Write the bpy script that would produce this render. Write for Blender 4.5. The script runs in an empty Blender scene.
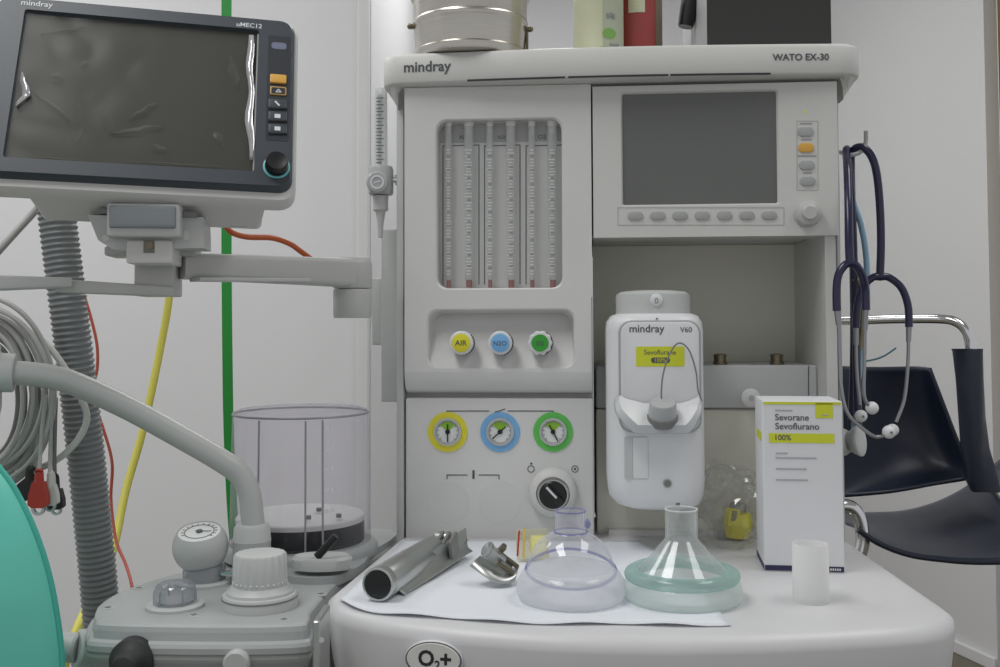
import bpy, bmesh, math, random
from mathutils import Vector, Matrix, Euler, noise
random.seed(7)
PI = math.pi
S = bpy.context.scene
COL = S.collection
FP, CX, CY, CZ = 1026.0, 500.0, 322.0, 1.10      # focal length in px, centre column, horizon row, camera height
PITCH, ROLL = math.radians(2.2), math.radians(.22)
PY = CY-FP*math.tan(PITCH)                          # row of the optical axis
CROT = Euler((math.pi/2+PITCH, 0, 0)).to_matrix() @ Matrix.Rotation(-ROLL, 3, 'Z')
CAM = Vector((0, 0, CZ))
R = math.radians

def ray(px, py):
    d = CROT @ Vector(((px-CX)/FP, (PY-py)/FP, -1.0)); return d/d.y
def X_(px, py, Y): return ray(px, py).x*Y
def W(px, py, Y): return CAM + ray(px, py)*Y                    # point at depth Y
def G(px, py, z):                                              # point on the horizontal plane z
    d = ray(px, py); return CAM + d*((z-CZ)/d.z)
def V(*a): return Vector(a)

class Frame:
    def __init__(s, o, e=(0, 0, 0)):
        s.M = Matrix.Translation(Vector(o)) @ Euler(e).to_matrix().to_4x4()
        s.I = s.M.inverted()
    def at(s, px, py, d=0.0):
        c = s.I @ CAM; r = s.I.to_3x3() @ ray(px, py)
        return c + r*((d-c.y)/r.y)
    def sc(s, px, py, d=0.0):
        return (s.at(px+1, py, d)-s.at(px, py, d)).length
    def rr(s, x0, y0, x1, y1, r, d, k=5, ref=None):
        mx, my = (x0+x1)/2, (y0+y1)/2
        dd = d if ref is None else ref
        a, b = s.at(x0, my, dd).x, s.at(x1, my, dd).x
        c, e = s.at(mx, y1, dd).z, s.at(mx, y0, dd).z
        return rrect(a, b, c, e, r*s.sc(mx, my, dd), d, k)
WORLD = Frame((0, 0, 0))

def rrect(a, b, c, e, r, y, k=5):          # rounded rectangle in the XZ plane at depth y
    r = min(r, (b-a)/2*.999, (e-c)/2*.999); out = []
    for (ox, oz, a0) in ((b-r, e-r, 0), (a+r, e-r, 90), (a+r, c+r, 180), (b-r, c+r, 270)):
        for i in range(k+1):
            t = R(a0+90*i/k); out.append(V(ox+r*math.cos(t), y, oz+r*math.sin(t)))
    return out
def rrxy(a, b, c, e, r, z, k=6):           # the same in the XY plane at height z
    return [V(p.x, p.z, z) for p in rrect(a, b, c, e, r, 0, k)]

def spline(pts, n=8, closed=False):
    P = [Vector(p) for p in pts]; out = []; N = len(P)
    if N < 3: return P
    rng = N if closed else N-1
    for i in range(rng):
        if closed: p0, p1, p2, p3 = P[i-1], P[i], P[(i+1) % N], P[(i+2) % N]
        else: p0, p1, p2, p3 = P[max(i-1, 0)], P[i], P[i+1], P[min(i+2, N-1)]
        for j in range(n):
            t = j/n; t2 = t*t; t3 = t2*t
            out.append(.5*((2*p1)+(p2-p0)*t+(2*p0-5*p1+4*p2-p3)*t2+(3*p1-p0-3*p2+p3)*t3))
    if not closed: out.append(P[-1])
    return out

ROOTM = {}
class MB:
    def __init__(s, fr=WORLD): s.bm = bmesh.new(); s.fr = fr
    def loft(s, loops, cap0=False, cap1=False, closed=True):
        vs = [[s.bm.verts.new(p) for p in l] for l in loops]; n = len(vs[0])
        for a, b in zip(vs, vs[1:]):
            for i in range(n if closed else n-1):
                j = (i+1) % n
                try: s.bm.faces.new((a[i], a[j], b[j], b[i]))
                except ValueError: pass
        if cap0: s.bm.faces.new(vs[0])
        if cap1: s.bm.faces.new(list(reversed(vs[-1])))
        return s
    def lathe(s, c, ax, prof, seg=32, sx=1, sy=1, flute=None, cap0=True, cap1=True, up=None):
        c = Vector(c); ax = Vector(ax).normalized()
        if up is None: up = V(0, 0, 1) if abs(ax.z) < .9 else V(0, 1, 0)
        u = Vector(up).cross(ax).normalized(); v = ax.cross(u)
        loops = []
        for q in prof:
            r, h = q[0], q[1]; fl = flute if (flute and len(q) > 2 and q[2]) else None
            l = []
            for i in range(seg):
                t = 2*PI*i/seg; rr = r*(1+(fl[1]*math.cos(fl[0]*t) if fl else 0))
                l.append(c+u*(rr*sx*math.cos(t))+v*(rr*sy*math.sin(t))+ax*h)
            loops.append(l)
        return s.loft(loops, cap0, cap1)
    def cyl(s, p0, p1, r0, r1=None, seg=24, bev=0):
        p0, p1 = Vector(p0), Vector(p1); L = (p1-p0).length; r1 = r0 if r1 is None else r1
        prof = [(r0, 0), (r1, L)] if not bev else [(r0-bev, 0), (r0, bev), (r1, L-bev), (r1-bev, L)]
        return s.lathe(p0, p1-p0, prof, seg)
    def tube(s, pts, r, seg=10, n=8, closed=False, smooth=True):
        P = spline(pts, n, closed) if smooth else [Vector(p) for p in pts]
        N = len(P); loops = []; T0 = None; u = None
        for i in range(N):
            if closed: t = (P[(i+1) % N]-P[i-1]).normalized()
            else: t = (P[min(i+1, N-1)]-P[max(i-1, 0)]).normalized()
            if u is None:
                u = t.cross(V(0, 0, 1)) if abs(t.z) < .9 else t.cross(V(0, 1, 0))
            u = (u-t*u.dot(t)).normalized(); w = t.cross(u)
            rad = r(i/(N-1)) if callable(r) else r
            loops.append([P[i]+u*(rad*math.cos(2*PI*k/seg))+w*(rad*math.sin(2*PI*k/seg)) for k in range(seg)])
        if closed: loops.append(loops[0]); return s.loft(loops)
        return s.loft(loops, True, True)
    def box(s, c, size, rot=None, bev=0.0):
        c = Vector(c); x, y, z = [q/2 for q in size]; m = Euler(rot).to_matrix() if rot else Matrix.Identity(3)
        b = min(bev, x*.99, z*.99, y*.99)
        if b > 0:
            L = [rrect(-x+b, x-b, -z+b, z-b, b, -y, 3), rrect(-x, x, -z, z, b*1.5, -y+b, 3), rrect(-x, x, -z, z, b*1.5, y-b, 3), rrect(-x+b, x-b, -z+b, z-b, b, y, 3)]
        else:
            L = [[V(-x, q, -z), V(x, q, -z), V(x, q, z), V(-x, q, z)] for q in (-y, y)]
        return s.loft([[c+m@p for p in l] for l in L], True, True)
    def slab(s, x0, y0, x1, y1, d0, d1, r=0, bev=0.0, k=5):       # px rectangle, front depth d0, back depth d1 in this frame
        o0 = s.fr.rr(x0, y0, x1, y1, r, d0, k); cx = sum((p.x for p in o0))/len(o0); cz = sum((p.z for p in o0))/len(o0)
        L = []
        if bev:
            xs = [p.x for p in o0]; zs = [p.z for p in o0]; hx = (max(xs)-min(xs))/2; hz = (max(zs)-min(zs))/2
            L.append([V(cx+(p.x-cx)*(1-bev/hx), d0, cz+(p.z-cz)*(1-bev/hz)) for p in o0])
            L.append([V(cx+(p.x-cx)*(1-bev/hx*.3), d0+bev*.3, cz+(p.z-cz)*(1-bev/hz*.3)) for p in o0])
        L.append([V(p.x, d0+bev, p.z) for p in o0]); L.append([V(p.x, d1, p.z) for p in o0])
        return s.loft(L, True, True)
    def plate(s, x0, y0, x1, y1, r, hx0, hy0, hx1, hy1, hr, d, depth, cap=True, k=5, shrink=2, back=None):
        f = s.fr; L = []
        if back is not None: L.append(f.rr(x0, y0, x1, y1, r, back, k, ref=d))
        L += [f.rr(x0, y0, x1, y1, r, d, k), f.rr(hx0-1.5, hy0-1.5, hx1+1.5, hy1+1.5, hr, d, k), f.rr(hx0, hy0, hx1, hy1, hr, d+.002, k, ref=d),
              f.rr(hx0+shrink, hy0+shrink, hx1-shrink, hy1-shrink, hr, d+depth, k, ref=d)]
        return s.loft(L, False, cap)
    def dot(s, px, py, rp, d0, d1, bev=0, seg=28):                 # cylinder facing the viewer side of a frame, centred by its front
        c = s.fr.at(px, py, d0); r = rp*s.fr.sc(px, py, d0)
        return s.cyl((c.x, d1, c.z), (c.x, d0, c.z), r, r, seg, bev)
    def turn(s, px, py, d, prof, seg=32, **k):                     # prof of (px radius, depth towards viewer)
        c = s.fr.at(px, py, d); q = s.fr.sc(px, py, d)
        return s.lathe(c, (0, -1, 0), [(p[0]*q,)+tuple(p[1:]) for p in prof], seg, **k)
    def ring(s, px, py, r0, r1, d, t, seg=36):
        c = s.fr.at(px, py, d); q = s.fr.sc(px, py, d)
        def l(r, y): return [V(c.x+r*q*math.cos(2*PI*i/seg), y, c.z+r*q*math.sin(2*PI*i/seg)) for i in range(seg)]
        return s.loft([l(r0, d+t), l(r0, d), l(r1, d), l(r1, d+t)])
    def line(s, pts, wpx, d):                                      # thin printed line on a face, px points
        P = [s.fr.at(x, y, d) for x, y in pts]; w = wpx*s.fr.sc(*pts[0], d)
        for a, b in zip(P, P[1:]):
            m = (a+b)/2; L = (b-a).length+w*.8; ang = math.atan2(b.z-a.z, b.x-a.x)
            s.box(m, (L, .0004, w), (0, -ang, 0))
        return s
    def text(s, body, x0, x1, yb, d, bold=0.0, squash=1.0, dfn=None):
        cu = bpy.data.curves.new('t', 'FONT'); cu.body = body; cu.size = 1; cu.offset = bold; cu.extrude = 0; cu.resolution_u = 3
        ob = bpy.data.objects.new('t', cu); COL.objects.link(ob); bpy.context.view_layer.update()
        me = bpy.data.meshes.new_from_object(ob.evaluated_get(bpy.context.evaluated_depsgraph_get()))
        xs = [v.co.x for v in me.vertices]; mn, mx = min(xs), max(xs)
        a = s.fr.at(x0, yb, d); b = s.fr.at(x1, yb, d); k = (b.x-a.x)/(mx-mn)
        vs = []
        for v in me.vertices:
            x = a.x+(v.co.x-mn)*k; vs.append(s.bm.verts.new((x, d if dfn is None else dfn(x)-.0006, a.z+v.co.y*k*squash)))
        for p in me.polygons:
            try: s.bm.faces.new([vs[i] for i in p.vertices])
            except ValueError: pass
        bpy.data.objects.remove(ob); bpy.data.curves.remove(cu); bpy.data.meshes.remove(me)
        return s
    def grid(s, fn, nu, nv):
        return s.loft([[fn(i/nu, j/nv) for i in range(nu+1)] for j in range(nv+1)], closed=False)
    def ball(s, c, r, seg=24, rings=12, ax=(0, 0, 1), cut=-1.0, top=1.0):
        if not hasattr(r, '__len__'): r = (r, r, r)
        loops = []; c = Vector(c)
        for i in range(rings+1):
            t = cut+(top-cut)*i/rings; a = math.asin(max(-1, min(1, t))) if False else (math.asin(cut)+(math.asin(top)-math.asin(cut))*i/rings)
            rr = max(math.cos(a), 1e-3)
            loops.append([c+V(r[0]*rr*math.cos(2*PI*k/seg), r[1]*rr*math.sin(2*PI*k/seg), r[2]*math.sin(a)) for k in range(seg)])
        return s.loft(loops, True, True)
    def build(s, name, mat, parent=None, sharp=38, sub=0, solid=0, flat=False):
        bm = s.bm
        bmesh.ops.remove_doubles(bm, verts=bm.verts, dist=1e-6)
        bmesh.ops.recalc_face_normals(bm, faces=bm.faces)
        for f in bm.faces: f.smooth = not flat
        for e in bm.edges:
            if len(e.link_faces) == 2 and e.calc_face_angle(0) > R(sharp): e.smooth = False
        bm.transform(s.fr.M)
        if parent is not None:
            root = parent
            while root.parent: root = root.parent
            bm.transform(ROOTM[root.name].inverted()); loc = None
        else:
            xs = [v.co.x for v in bm.verts]; ys = [v.co.y for v in bm.verts]; zs = [v.co.z for v in bm.verts]
            loc = V((min(xs)+max(xs))/2, (min(ys)+max(ys))/2, min(zs))
            bm.transform(Matrix.Translation(-loc))
        me = bpy.data.meshes.new(name); bm.to_mesh(me); bm.free()
        me.materials.append(mat)
        o = bpy.data.objects.new(name, me); COL.objects.link(o)
        if parent is not None: o.parent = parent
        else: o.location = loc; ROOTM[o.name] = Matrix.Translation(loc)
        if solid:
            m = o.modifiers.new('solid', 'SOLIDIFY'); m.thickness = solid; m.offset = 0
        if sub:
            m = o.modifiers.new('sub', 'SUBSURF'); m.levels = sub; m.render_levels = sub
        return o

def tag(o, label, cat, group=None):
    group = group or GROUPS.get(o.name.split('.')[0])
    o['label'] = label; o['category'] = cat
    if group: o['group'] = group
    return o
GROUPS = {'electrode_lead': 'electrode leads hanging below the cable coil', 'stethoscope': 'stethoscopes on the hook', 'face_mask': 'face masks on the paper', 'tin_can': 'tin cans on the top shelf', 'coiled_cable': 'coiled cables at the left edge'}
def thing(name, label, cat, loc, group=None):
    group = group or GROUPS.get(name)
    o = bpy.data.objects.new(name, None); COL.objects.link(o); o.location = Vector(loc); o.empty_display_size = .03
    ROOTM[o.name] = Matrix.Translation(Vector(loc))
    return tag(o, label, cat, group)
def struct(o): o['kind'] = 'structure'; return o
def copy_tree(root, off):
    c = root.copy(); COL.objects.link(c); c.location = root.location+Vector(off); ROOTM[c.name] = Matrix.Translation(c.location)
    def rec(a, b):
        for ch in list(a.children):
            d = ch.copy(); COL.objects.link(d); d.parent = b; rec(ch, d)
    rec(root, c); return c

# ------------------------------------------------------------------ materials
def lin(c): return tuple((q/12.92 if q <= .04045 else ((q+.055)/1.055)**2.4) for q in [v/255 for v in c])+(1,)
def mat(name, c, rough=.45, metal=0, var=.04, scale=14, bump=0, bscale=300, spec=.5, coat=0, stretch=None, emit=0, aniso=0):
    m = bpy.data.materials.new(name); m.use_nodes = True; nt = m.node_tree; N = nt.nodes; L = nt.links
    b = N['Principled BSDF']; col = lin(c)
    tc = N.new('ShaderNodeTexCoord'); src = tc.outputs['Object']
    if stretch:
        mp = N.new('ShaderNodeMapping'); mp.inputs['Scale'].default_value = stretch; L.new(src, mp.inputs[0]); src = mp.outputs[0]
    no = N.new('ShaderNodeTexNoise'); no.inputs['Scale'].default_value = scale; no.inputs['Detail'].default_value = 4; L.new(src, no.inputs['Vector'])
    mx = N.new('ShaderNodeMix'); mx.data_type = 'RGBA'; L.new(no.outputs['Fac'], mx.inputs[0])
    mx.inputs[6].default_value = tuple(q*(1-var) for q in col[:3])+(1,); mx.inputs[7].default_value = tuple(min(1, q*(1+var)) for q in col[:3])+(1,)
    L.new(mx.outputs[2], b.inputs['Base Color'])
    b.inputs['Roughness'].default_value = rough; b.inputs['Metallic'].default_value = metal; b.inputs['Specular IOR Level'].default_value = spec
    b.inputs['Coat Weight'].default_value = coat
    if emit: b.inputs['Emission Color'].default_value = col; b.inputs['Emission Strength'].default_value = emit
    if bump:
        n2 = N.new('ShaderNodeTexNoise'); n2.inputs['Scale'].default_value = bscale; L.new(src, n2.inputs['Vector'])
        bp = N.new('ShaderNodeBump'); bp.inputs['Strength'].default_value = bump; bp.inputs['Distance'].default_value = .001
        L.new(n2.outputs['Fac'], bp.inputs['Height']); L.new(bp.outputs[0], b.inputs['Normal'])
    return m
def clear(name, tint, body, d0=.05, d1=.5, gloss=.06, rough=.04, blend=.35):
    """thin clear plastic: transparent sheet, a tinted body that is denser at grazing angles (longer way through), and a gloss"""
    m = bpy.data.materials.new(name); m.use_nodes = True; nt = m.node_tree; N = nt.nodes; L = nt.links
    N.remove(N['Principled BSDF']); out = N['Material Output']
    tr = N.new('ShaderNodeBsdfTransparent'); tr.inputs[0].default_value = lin(tint)
    di = N.new('ShaderNodeBsdfDiffuse'); di.inputs[0].default_value = lin(body)
    tl = N.new('ShaderNodeBsdfTranslucent'); tl.inputs[0].default_value = lin(body)
    dm = N.new('ShaderNodeMixShader'); dm.inputs[0].default_value = .5; L.new(di.outputs[0], dm.inputs[1]); L.new(tl.outputs[0], dm.inputs[2])
    lw = N.new('ShaderNodeLayerWeight'); lw.inputs['Blend'].default_value = blend
    mr = N.new('ShaderNodeMapRange'); mr.inputs[3].default_value = d0; mr.inputs[4].default_value = d1; L.new(lw.outputs['Facing'], mr.inputs[0])
    m1 = N.new('ShaderNodeMixShader'); L.new(mr.outputs[0], m1.inputs[0]); L.new(tr.outputs[0], m1.inputs[1]); L.new(dm.outputs[0], m1.inputs[2])
    gl = N.new('ShaderNodeBsdfGlossy'); gl.inputs['Roughness'].default_value = rough
    m2 = N.new('ShaderNodeMixShader'); m2.inputs[0].default_value = gloss; L.new(m1.outputs[0], m2.inputs[1]); L.new(gl.outputs[0], m2.inputs[2])
    L.new(m2.outputs[0], out.inputs[0]); return m

WHITE = mat('machine_plastic', (206, 206, 203), .42, bump=.03)
WHITE2 = mat('panel_plastic', (211, 211, 209), .45, bump=.03)
TOPW = mat('worktop_plastic', (212, 212, 214), .38, bump=.02)
ALC = mat('alcove_plastic', (222, 221, 208), .5)
LEDGE = mat('ledge_grey', (190, 192, 192), .45)
VAP = mat('vaporizer_white', (219, 220, 222), .35)
GREY = mat('mid_grey_plastic', (172, 175, 176), .42)
LGREY = mat('light_grey_plastic', (190, 192, 191), .42)
BLOCK = mat('absorber_grey', (170, 174, 174), .42, bump=.04)
KEYG = mat('key_grey', (166, 168, 168), .45)
LATCH = mat('latch_grey', (136, 142, 147), .4)
SCREEN = mat('screen_grey', (100, 102, 100), .25, var=.12, scale=6)
DSCREEN = mat('monitor_glass', (64, 64, 58), .5, var=.2, scale=9, spec=.25)
BEZEL = mat('bezel_slate', (62, 68, 75), .4)
DARKB = mat('dark_slate', (44, 48, 54), .4)
BLACK = mat('black_plastic', (22, 23, 24), .35)
MATTEB = mat('matt_black', (44, 45, 46), .6)
INK = mat('dark_ink', (82, 84, 88), .6)
FINK = mat('faint_ink', (150, 152, 156), .6)
PRINT = mat('small_print_grey', (172, 174, 180), .6)
WINK = mat('white_ink', (215, 218, 220), .6)
NINK = mat('navy_ink', (40, 42, 78), .5)
YEL = mat('air_yellow', (222, 214, 50), .4)
BLU = mat('gas_blue', (120, 176, 224), .4)
GRN = mat('oxygen_green', (52, 158, 48), .4)
GRNR = mat('ring_green', (92, 190, 82), .45)
LIME = mat('lime_print', (208, 214, 46), .45)
LIMEZ = mat('dial_green', (140, 190, 50), .5)
ORANGE = mat('key_orange', (216, 166, 74), .4)
RED = mat('float_red', (150, 92, 92), .4)
CLIPRED = mat('clip_red', (176, 50, 38), .4)
TEAL = mat('teal_rubber', (104, 208, 190), .42, var=.06, bump=.15, bscale=60)
TEALD = mat('teal_seam', (70, 178, 162), .5)
TEALRING = mat('teal_ring', (110, 190, 195), .35)
HOSE = mat('hose_grey', (130, 134, 135), .45, var=.1)
CABLE = mat('cable_grey', (176, 177, 174), .42)
CABLED = mat('cable_dark_grey', (120, 121, 118), .45)
CABLEW = mat('cable_white', (204, 204, 200), .4)
ARMM = mat('arm_enamel', (188, 189, 186), .4)
TUBEM = mat('bag_arm_satin', (184, 186, 184), .36)
STRAP = mat('green_strap', (28, 140, 52), .5)
YHOSE = mat('yellow_hose', (214, 208, 92), .45)
OCAB = mat('orange_cable', (186, 88, 40), .45)
RCAB = mat('red_wire', (180, 84, 64), .5)
STEEL = mat('brushed_steel', (196, 192, 184), .28, metal=1, var=.12, scale=30, stretch=(1, 1, 12))
CHROME = mat('chrome', (215, 216, 218), .12, metal=1, var=.02)
EARM = mat('ear_tube_steel', (150, 151, 154), .3, metal=.8)
LSTEEL = mat('satin_steel', (190, 192, 190), .36, metal=1, var=.08, scale=40)
NAVY = mat('navy_vinyl', (25, 33, 50), .38, var=.12, scale=10, bump=.2, bscale=40)
NAVYT = mat('navy_tubing', (38, 37, 70), .22)
LBLUE = mat('light_blue_tube', (150, 188, 212), .35)
TEALW = mat('teal_wire', (70, 120, 130), .5)
OLIVE = mat('olive_plastic', (140, 136, 96), .5)
PAPER = mat('paper', (226, 230, 236), .8, var=.02, scale=30)
CARTON = mat('carton_white', (222, 223, 226), .55, var=.02)
CARTONS = mat('carton_side', (200, 202, 206), .6)
CANC = mat('can_cream', (196, 198, 168), .4)
CANG = mat('can_green', (120, 168, 84), .4)
CANR = mat('can_red', (152, 64, 60), .4)
CANO = mat('can_olive', (116, 104, 84), .5)
CANL = mat('can_label_grey', (172, 178, 156), .45)
BBOX = mat('black_board', (46, 45, 44), .55)
BBOXS = mat('grey_board', (186, 187, 189), .55)
WOOD = mat('door_wood', (138, 112, 66), .5, var=.2, scale=12, stretch=(8, 8, .6))
DWOOD = mat('dark_wood', (58, 34, 22), .5, var=.2, scale=12, stretch=(8, 8, .6))
WALLL = mat('wall_paint', (228, 228, 230), .7, var=.015, scale=2)
WALLR = mat('wall_paint_right', (220, 220, 220), .7, var=.02, scale=1.5)
TRIM = mat('trim_paint', (222, 222, 222), .6)
FLOORM = mat('floor_vinyl', (112, 106, 92), .6, var=.12, scale=9)
DIAL = mat('dial_white', (225, 228, 226), .5)
SCALEM = mat('scale_plate_grey', (216, 216, 213), .5, var=.12, scale=8)
SCALED = mat('scale_header', (168, 169, 166), .5)
FLOAT = mat('frosted_marks', (222, 222, 220), .6)
YADAPT = mat('yellow_adapter', (226, 218, 40), .4)
BRONZE = mat('stud_bronze', (120, 112, 92), .3, metal=.8)
PANE = clear('pane_glass', (252, 252, 252), (210, 212, 212), .0, .15, .04, .03)
TUBEG = clear('tube_glass', (246, 247, 247), (238, 240, 240), .55, .75, .06)
DOME = clear('dome_plastic', (248, 247, 250), (206, 204, 212), .03, .5, .03, .05, .2)
MASKC = clear('mask_clear', (251, 251, 252), (234, 234, 242), .08, .5, .07)
MASKR = clear('mask_rim', (215, 216, 240), (180, 180, 216), .35, .7, .08)
CUSH = clear('cushion_clear', (250, 250, 251), (242, 243, 245), .5, .7, .04, .12)
CUSHG = clear('cushion_green', (236, 244, 242), (186, 214, 208), .36, .75, .05, .06)
SKIRT = clear('skirt_clear', (248, 251, 250), (236, 242, 240), .5, .7, .04, .1)
CONE = clear('cone_clear', (249, 250, 250), (228, 233, 232), .10, .5, .08)
FROST = clear('frosted_cup', (252, 252, 252), (250, 250, 250), .78, .88, .02, .3)
BAGC = clear('bag_film', (250, 250, 250), (220, 220, 220), .02, .28, .10, .05)
PACK = clear('packet_film', (250, 249, 240), (236, 233, 214), .25, .5, .03, .2)
SMOKE = clear('valve_cap', (236, 237, 240), (176, 180, 186), .10, .6, .10)
FILM = clear('screen_film', (250, 250, 250), (190, 192, 186), .03, .15, .012, .2)
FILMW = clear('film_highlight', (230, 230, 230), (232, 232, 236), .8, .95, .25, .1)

# ------------------------------------------------------------------ camera
cd = bpy.data.cameras.new('camera'); cam = bpy.data.objects.new('camera', cd); COL.objects.link(cam)
cam.location = CAM; cam.rotation_euler = CROT.to_euler(); cd.sensor_width = 36; cd.lens = FP/1000*36
cd.shift_x = 0; cd.shift_y = (PY-333.5)/1000; cd.clip_start = .02
S.camera = cam

# ------------------------------------------------------------------ setting
def wall(name, pts, z0, z1, m, t=.05):
    mb = MB(); a, b = Vector(pts[0]+(0,)), Vector(pts[1]+(0,)); n = (b-a).cross(V(0, 0, 1)).normalized()*(-t)
    mb.loft([[a+V(0, 0, z0), b+V(0, 0, z0), b+V(0, 0, z1), a+V(0, 0, z1)], [a+n+V(0, 0, z0), b+n+V(0, 0, z0), b+n+V(0, 0, z1), a+n+V(0, 0, z1)]], True, True)
    return struct(mb.build(name, m))
H = 2.75
struct(MB().box((0, 1.3, -.025), (7, 7, .05)).build('floor', FLOORM))
XC = X_(371, 300, 2.6)
wall('wall_back', ((-3.0, 2.6), (XC, 2.6)), 0, H, WALLL)
wall('wall_middle', ((XC, 2.65), (XC, 4.5)), 0, H, WALLL)
wr1 = G(998, 671, 0); wr0 = V(X_(775, 322, 4.6), 4.6, 0)
wr0 = wr1+(wr0-wr1)*((4.5-wr1.y)/(4.6-wr1.y))
wall('wall_far', ((XC, 4.5), (wr0.x, 4.5)), 0, H, WALLL)
wall('wall_right', ((wr0.x, wr0.y), (wr1.x, wr1.y)), 0, H, WALLR)
dv = (wr1-wr0).normalized(); nv = V(dv.y, -dv.x, 0)
if nv.x > 0: nv = -nv
mb = MB(); a = wr0+nv*.008; b = wr1+nv*.008
mb.box((a+b)/2+V(0, 0, .02), ((b-a).length, .016, .04), (0, 0, math.atan2(dv.y, dv.x)), .003); struct(mb.build('baseboard_right', TRIM))
mb = MB(); mb.box((XC-.018, 2.59, H/2), (.03, .02, H), None, .004); struct(mb.build('trim_1', TRIM))
d1 = struct(MB().box((wr1.x+.095, wr1.y-.03, H/2+.35), (.09, .09, H-.7), None, .004).build('door_1', WOOD))
MB().box((wr1.x+.105, wr1.y-.06, .74), (.09, .07, 1.46), None, .003).build('door_panel', DWOOD, d1)
struct(MB().box((0, 1.3, H+.025), (7, 7, .05)).build('ceiling', mat('ceiling_paint', (225, 225, 224), .8)))

# ------------------------------------------------------------------ anaesthesia machine
M = Frame((0, 1.185, 0), (0, 0, R(-4.5)))
ZT = W(500, 541.5, 1.185).z
mach = thing('anesthesia_machine', 'tall white anesthesia machine with grey display, flowmeter window and worktop', 'anesthesia machine', M.M @ V(.1, .2, 0))
def mp(name, mb, m, parent=mach, **k): return mb.build(name, m, parent, **k)

def lz(py, d=0): return M.at(520, py, d).z
def lx(px, d=0, py=322): return M.at(px, py, d).x
# carcass
mb = MB(M)
mb.slab(404, 100, 593, 700, .035, .42)
a, b = lx(595), lx(838)
mb.box(((a+b)/2, .225, (lz(86)+lz(236))/2), (b-a-.001, .36, lz(86)-lz(236)-.001))
mb.box((b-.006, .21, (lz(236)+lz(700))/2), (.012, .41, lz(236)-lz(700)))
mb.box(((a+b)/2, .26, (lz(536)+lz(760))/2), (b-a-.03, .44, lz(536)-lz(760)))
mp('cabinet', mb, WHITE)
mb = MB(M); mb.box(((a+b)/2, .18, (lz(236)+lz(541))/2), (b-a, .012, lz(236)-lz(541))); mp('alcove_back', mb, ALC)
mb = MB(M); mb.slab(396.5, 96, 403.5, 700, .012, .05, 1, .001); mp('side_rail', mb, LGREY); mb = MB(M); mb.slab(838.3, 100, 842, 560, .02, .3, 1, .001); mp('side_rail', mb, LGREY)
mb = MB(M); mb.slab(381, 229, 400, 402, .06, .09, 1, .002); mb.slab(371.5, 278, 382, 345, .10, .13, 1, .002); mp('side_plate', mb, LGREY)
# flowmeter panel
mb = MB(M)
mb.plate(404.5, 86, 591.5, 298, 0, 437, 119.5, 562, 288, 11, 0, .022, cap=False, shrink=.4, back=.04)
mb.plate(404.5, 298, 591.5, 372, 0, 428, 310, 574, 367, 11, 0, .034, cap=True, shrink=4)
xa, xb = lx(404.5), lx(591.5)
pr = [(0, 372), (.0012, 378), (.004, 384), (.010, 390), (.020, 394), (.034, 395.5)]
mb.loft([[V(xa, d, lz(y)), V(xb, d, lz(y))] for d, y in pr], closed=False)
mb.loft([[V(xx, .04, lz(298)), V(xx, .04, lz(395))] + [V(xx, d, lz(y)) for d, y in reversed(pr)] for xx in (xa, xb)], True, True)
fp = mp('flowmeter_panel', mb, WHITE2, sharp=30)
mb = MB(M); mb.slab(430, 112, 570, 296, .0225, .03); sp = mp('scale_plate', mb, SCALEM)
mb = MB(M)
for x in (443, 479, 484.5, 520, 526, 565): mb.line([(x, 146), (x, 284)], 1.0, .0222)
for x0, x1 in ((443, 479), (484.5, 520), (526, 565)): mb.line([(x0, 146), (x1, 145)], 1.0, .0222)
mp('scale_outline', mb, INK, sp)
mb = MB(M); mb.slab(434, 116, 566, 142, .0218, .0228); hd = mp('header_strip', mb, SCALED, sp)
for tx, x0, x1 in (('AIR', 459, 468), ('N2O', 498, 508), ('O2', 538, 546)):
    mb = MB(M); mb.text(tx, x0, x1, 139, .0215, .015); mp('header_lettering', mb, INK, hd)
for i, x in enumerate((448.6, 469, 490, 511, 532, 552.5)):
    w = 3.4 if i % 2 == 0 else 4.8; yt = .0150
    mb = MB(M); c = M.at(x, 200, yt); q = M.sc(x, 200, yt)
    mb.cyl((c.x, yt, M.at(x, 280, yt).z), (c.x, yt, M.at(x, 122, yt).z), w*q*.85, w*q, 14)
    t = mp('flow_tube', mb, TUBEG)
    mb = MB(M); mb.cyl((c.x, yt, M.at(x, 134, yt).z), (c.x, yt, M.at(x, 120, yt).z), w*q*.7, w*q*1.25, 14); mp('tube_seat', mb, FLOAT, t)
    dq = yt-w*q*1.03
    mb = MB(M); y = 150.0
    while y < 277:
        ww = random.choice((.45, .45, .8)); mb.line([(x-w*ww, y), (x+w*ww*.6, y)], 1.2, dq); y += 3.1
    mp('graduation', mb, FLOAT, t)
    mb = MB(M)
    for y in range(156, 276, 11 if i % 2 else 14): mb.line([(x-1.0, y), (x+1.3, y)], 2.0, dq-.0003)
    mp('scale_number', mb, FINK, t)
    mb = MB(M); mb.cyl((c.x, yt-.0006, M.at(x, 287.5, yt).z), (c.x, yt-.0006, M.at(x, 279.5, yt).z), w*q*.62, None, 14); mp('flow_float', mb, RED, t)
mb = MB(M); mb.slab(437.5, 121, 561.5, 287.5, .006, .008, 10); mp('window_pane', mb, PANE)
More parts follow.
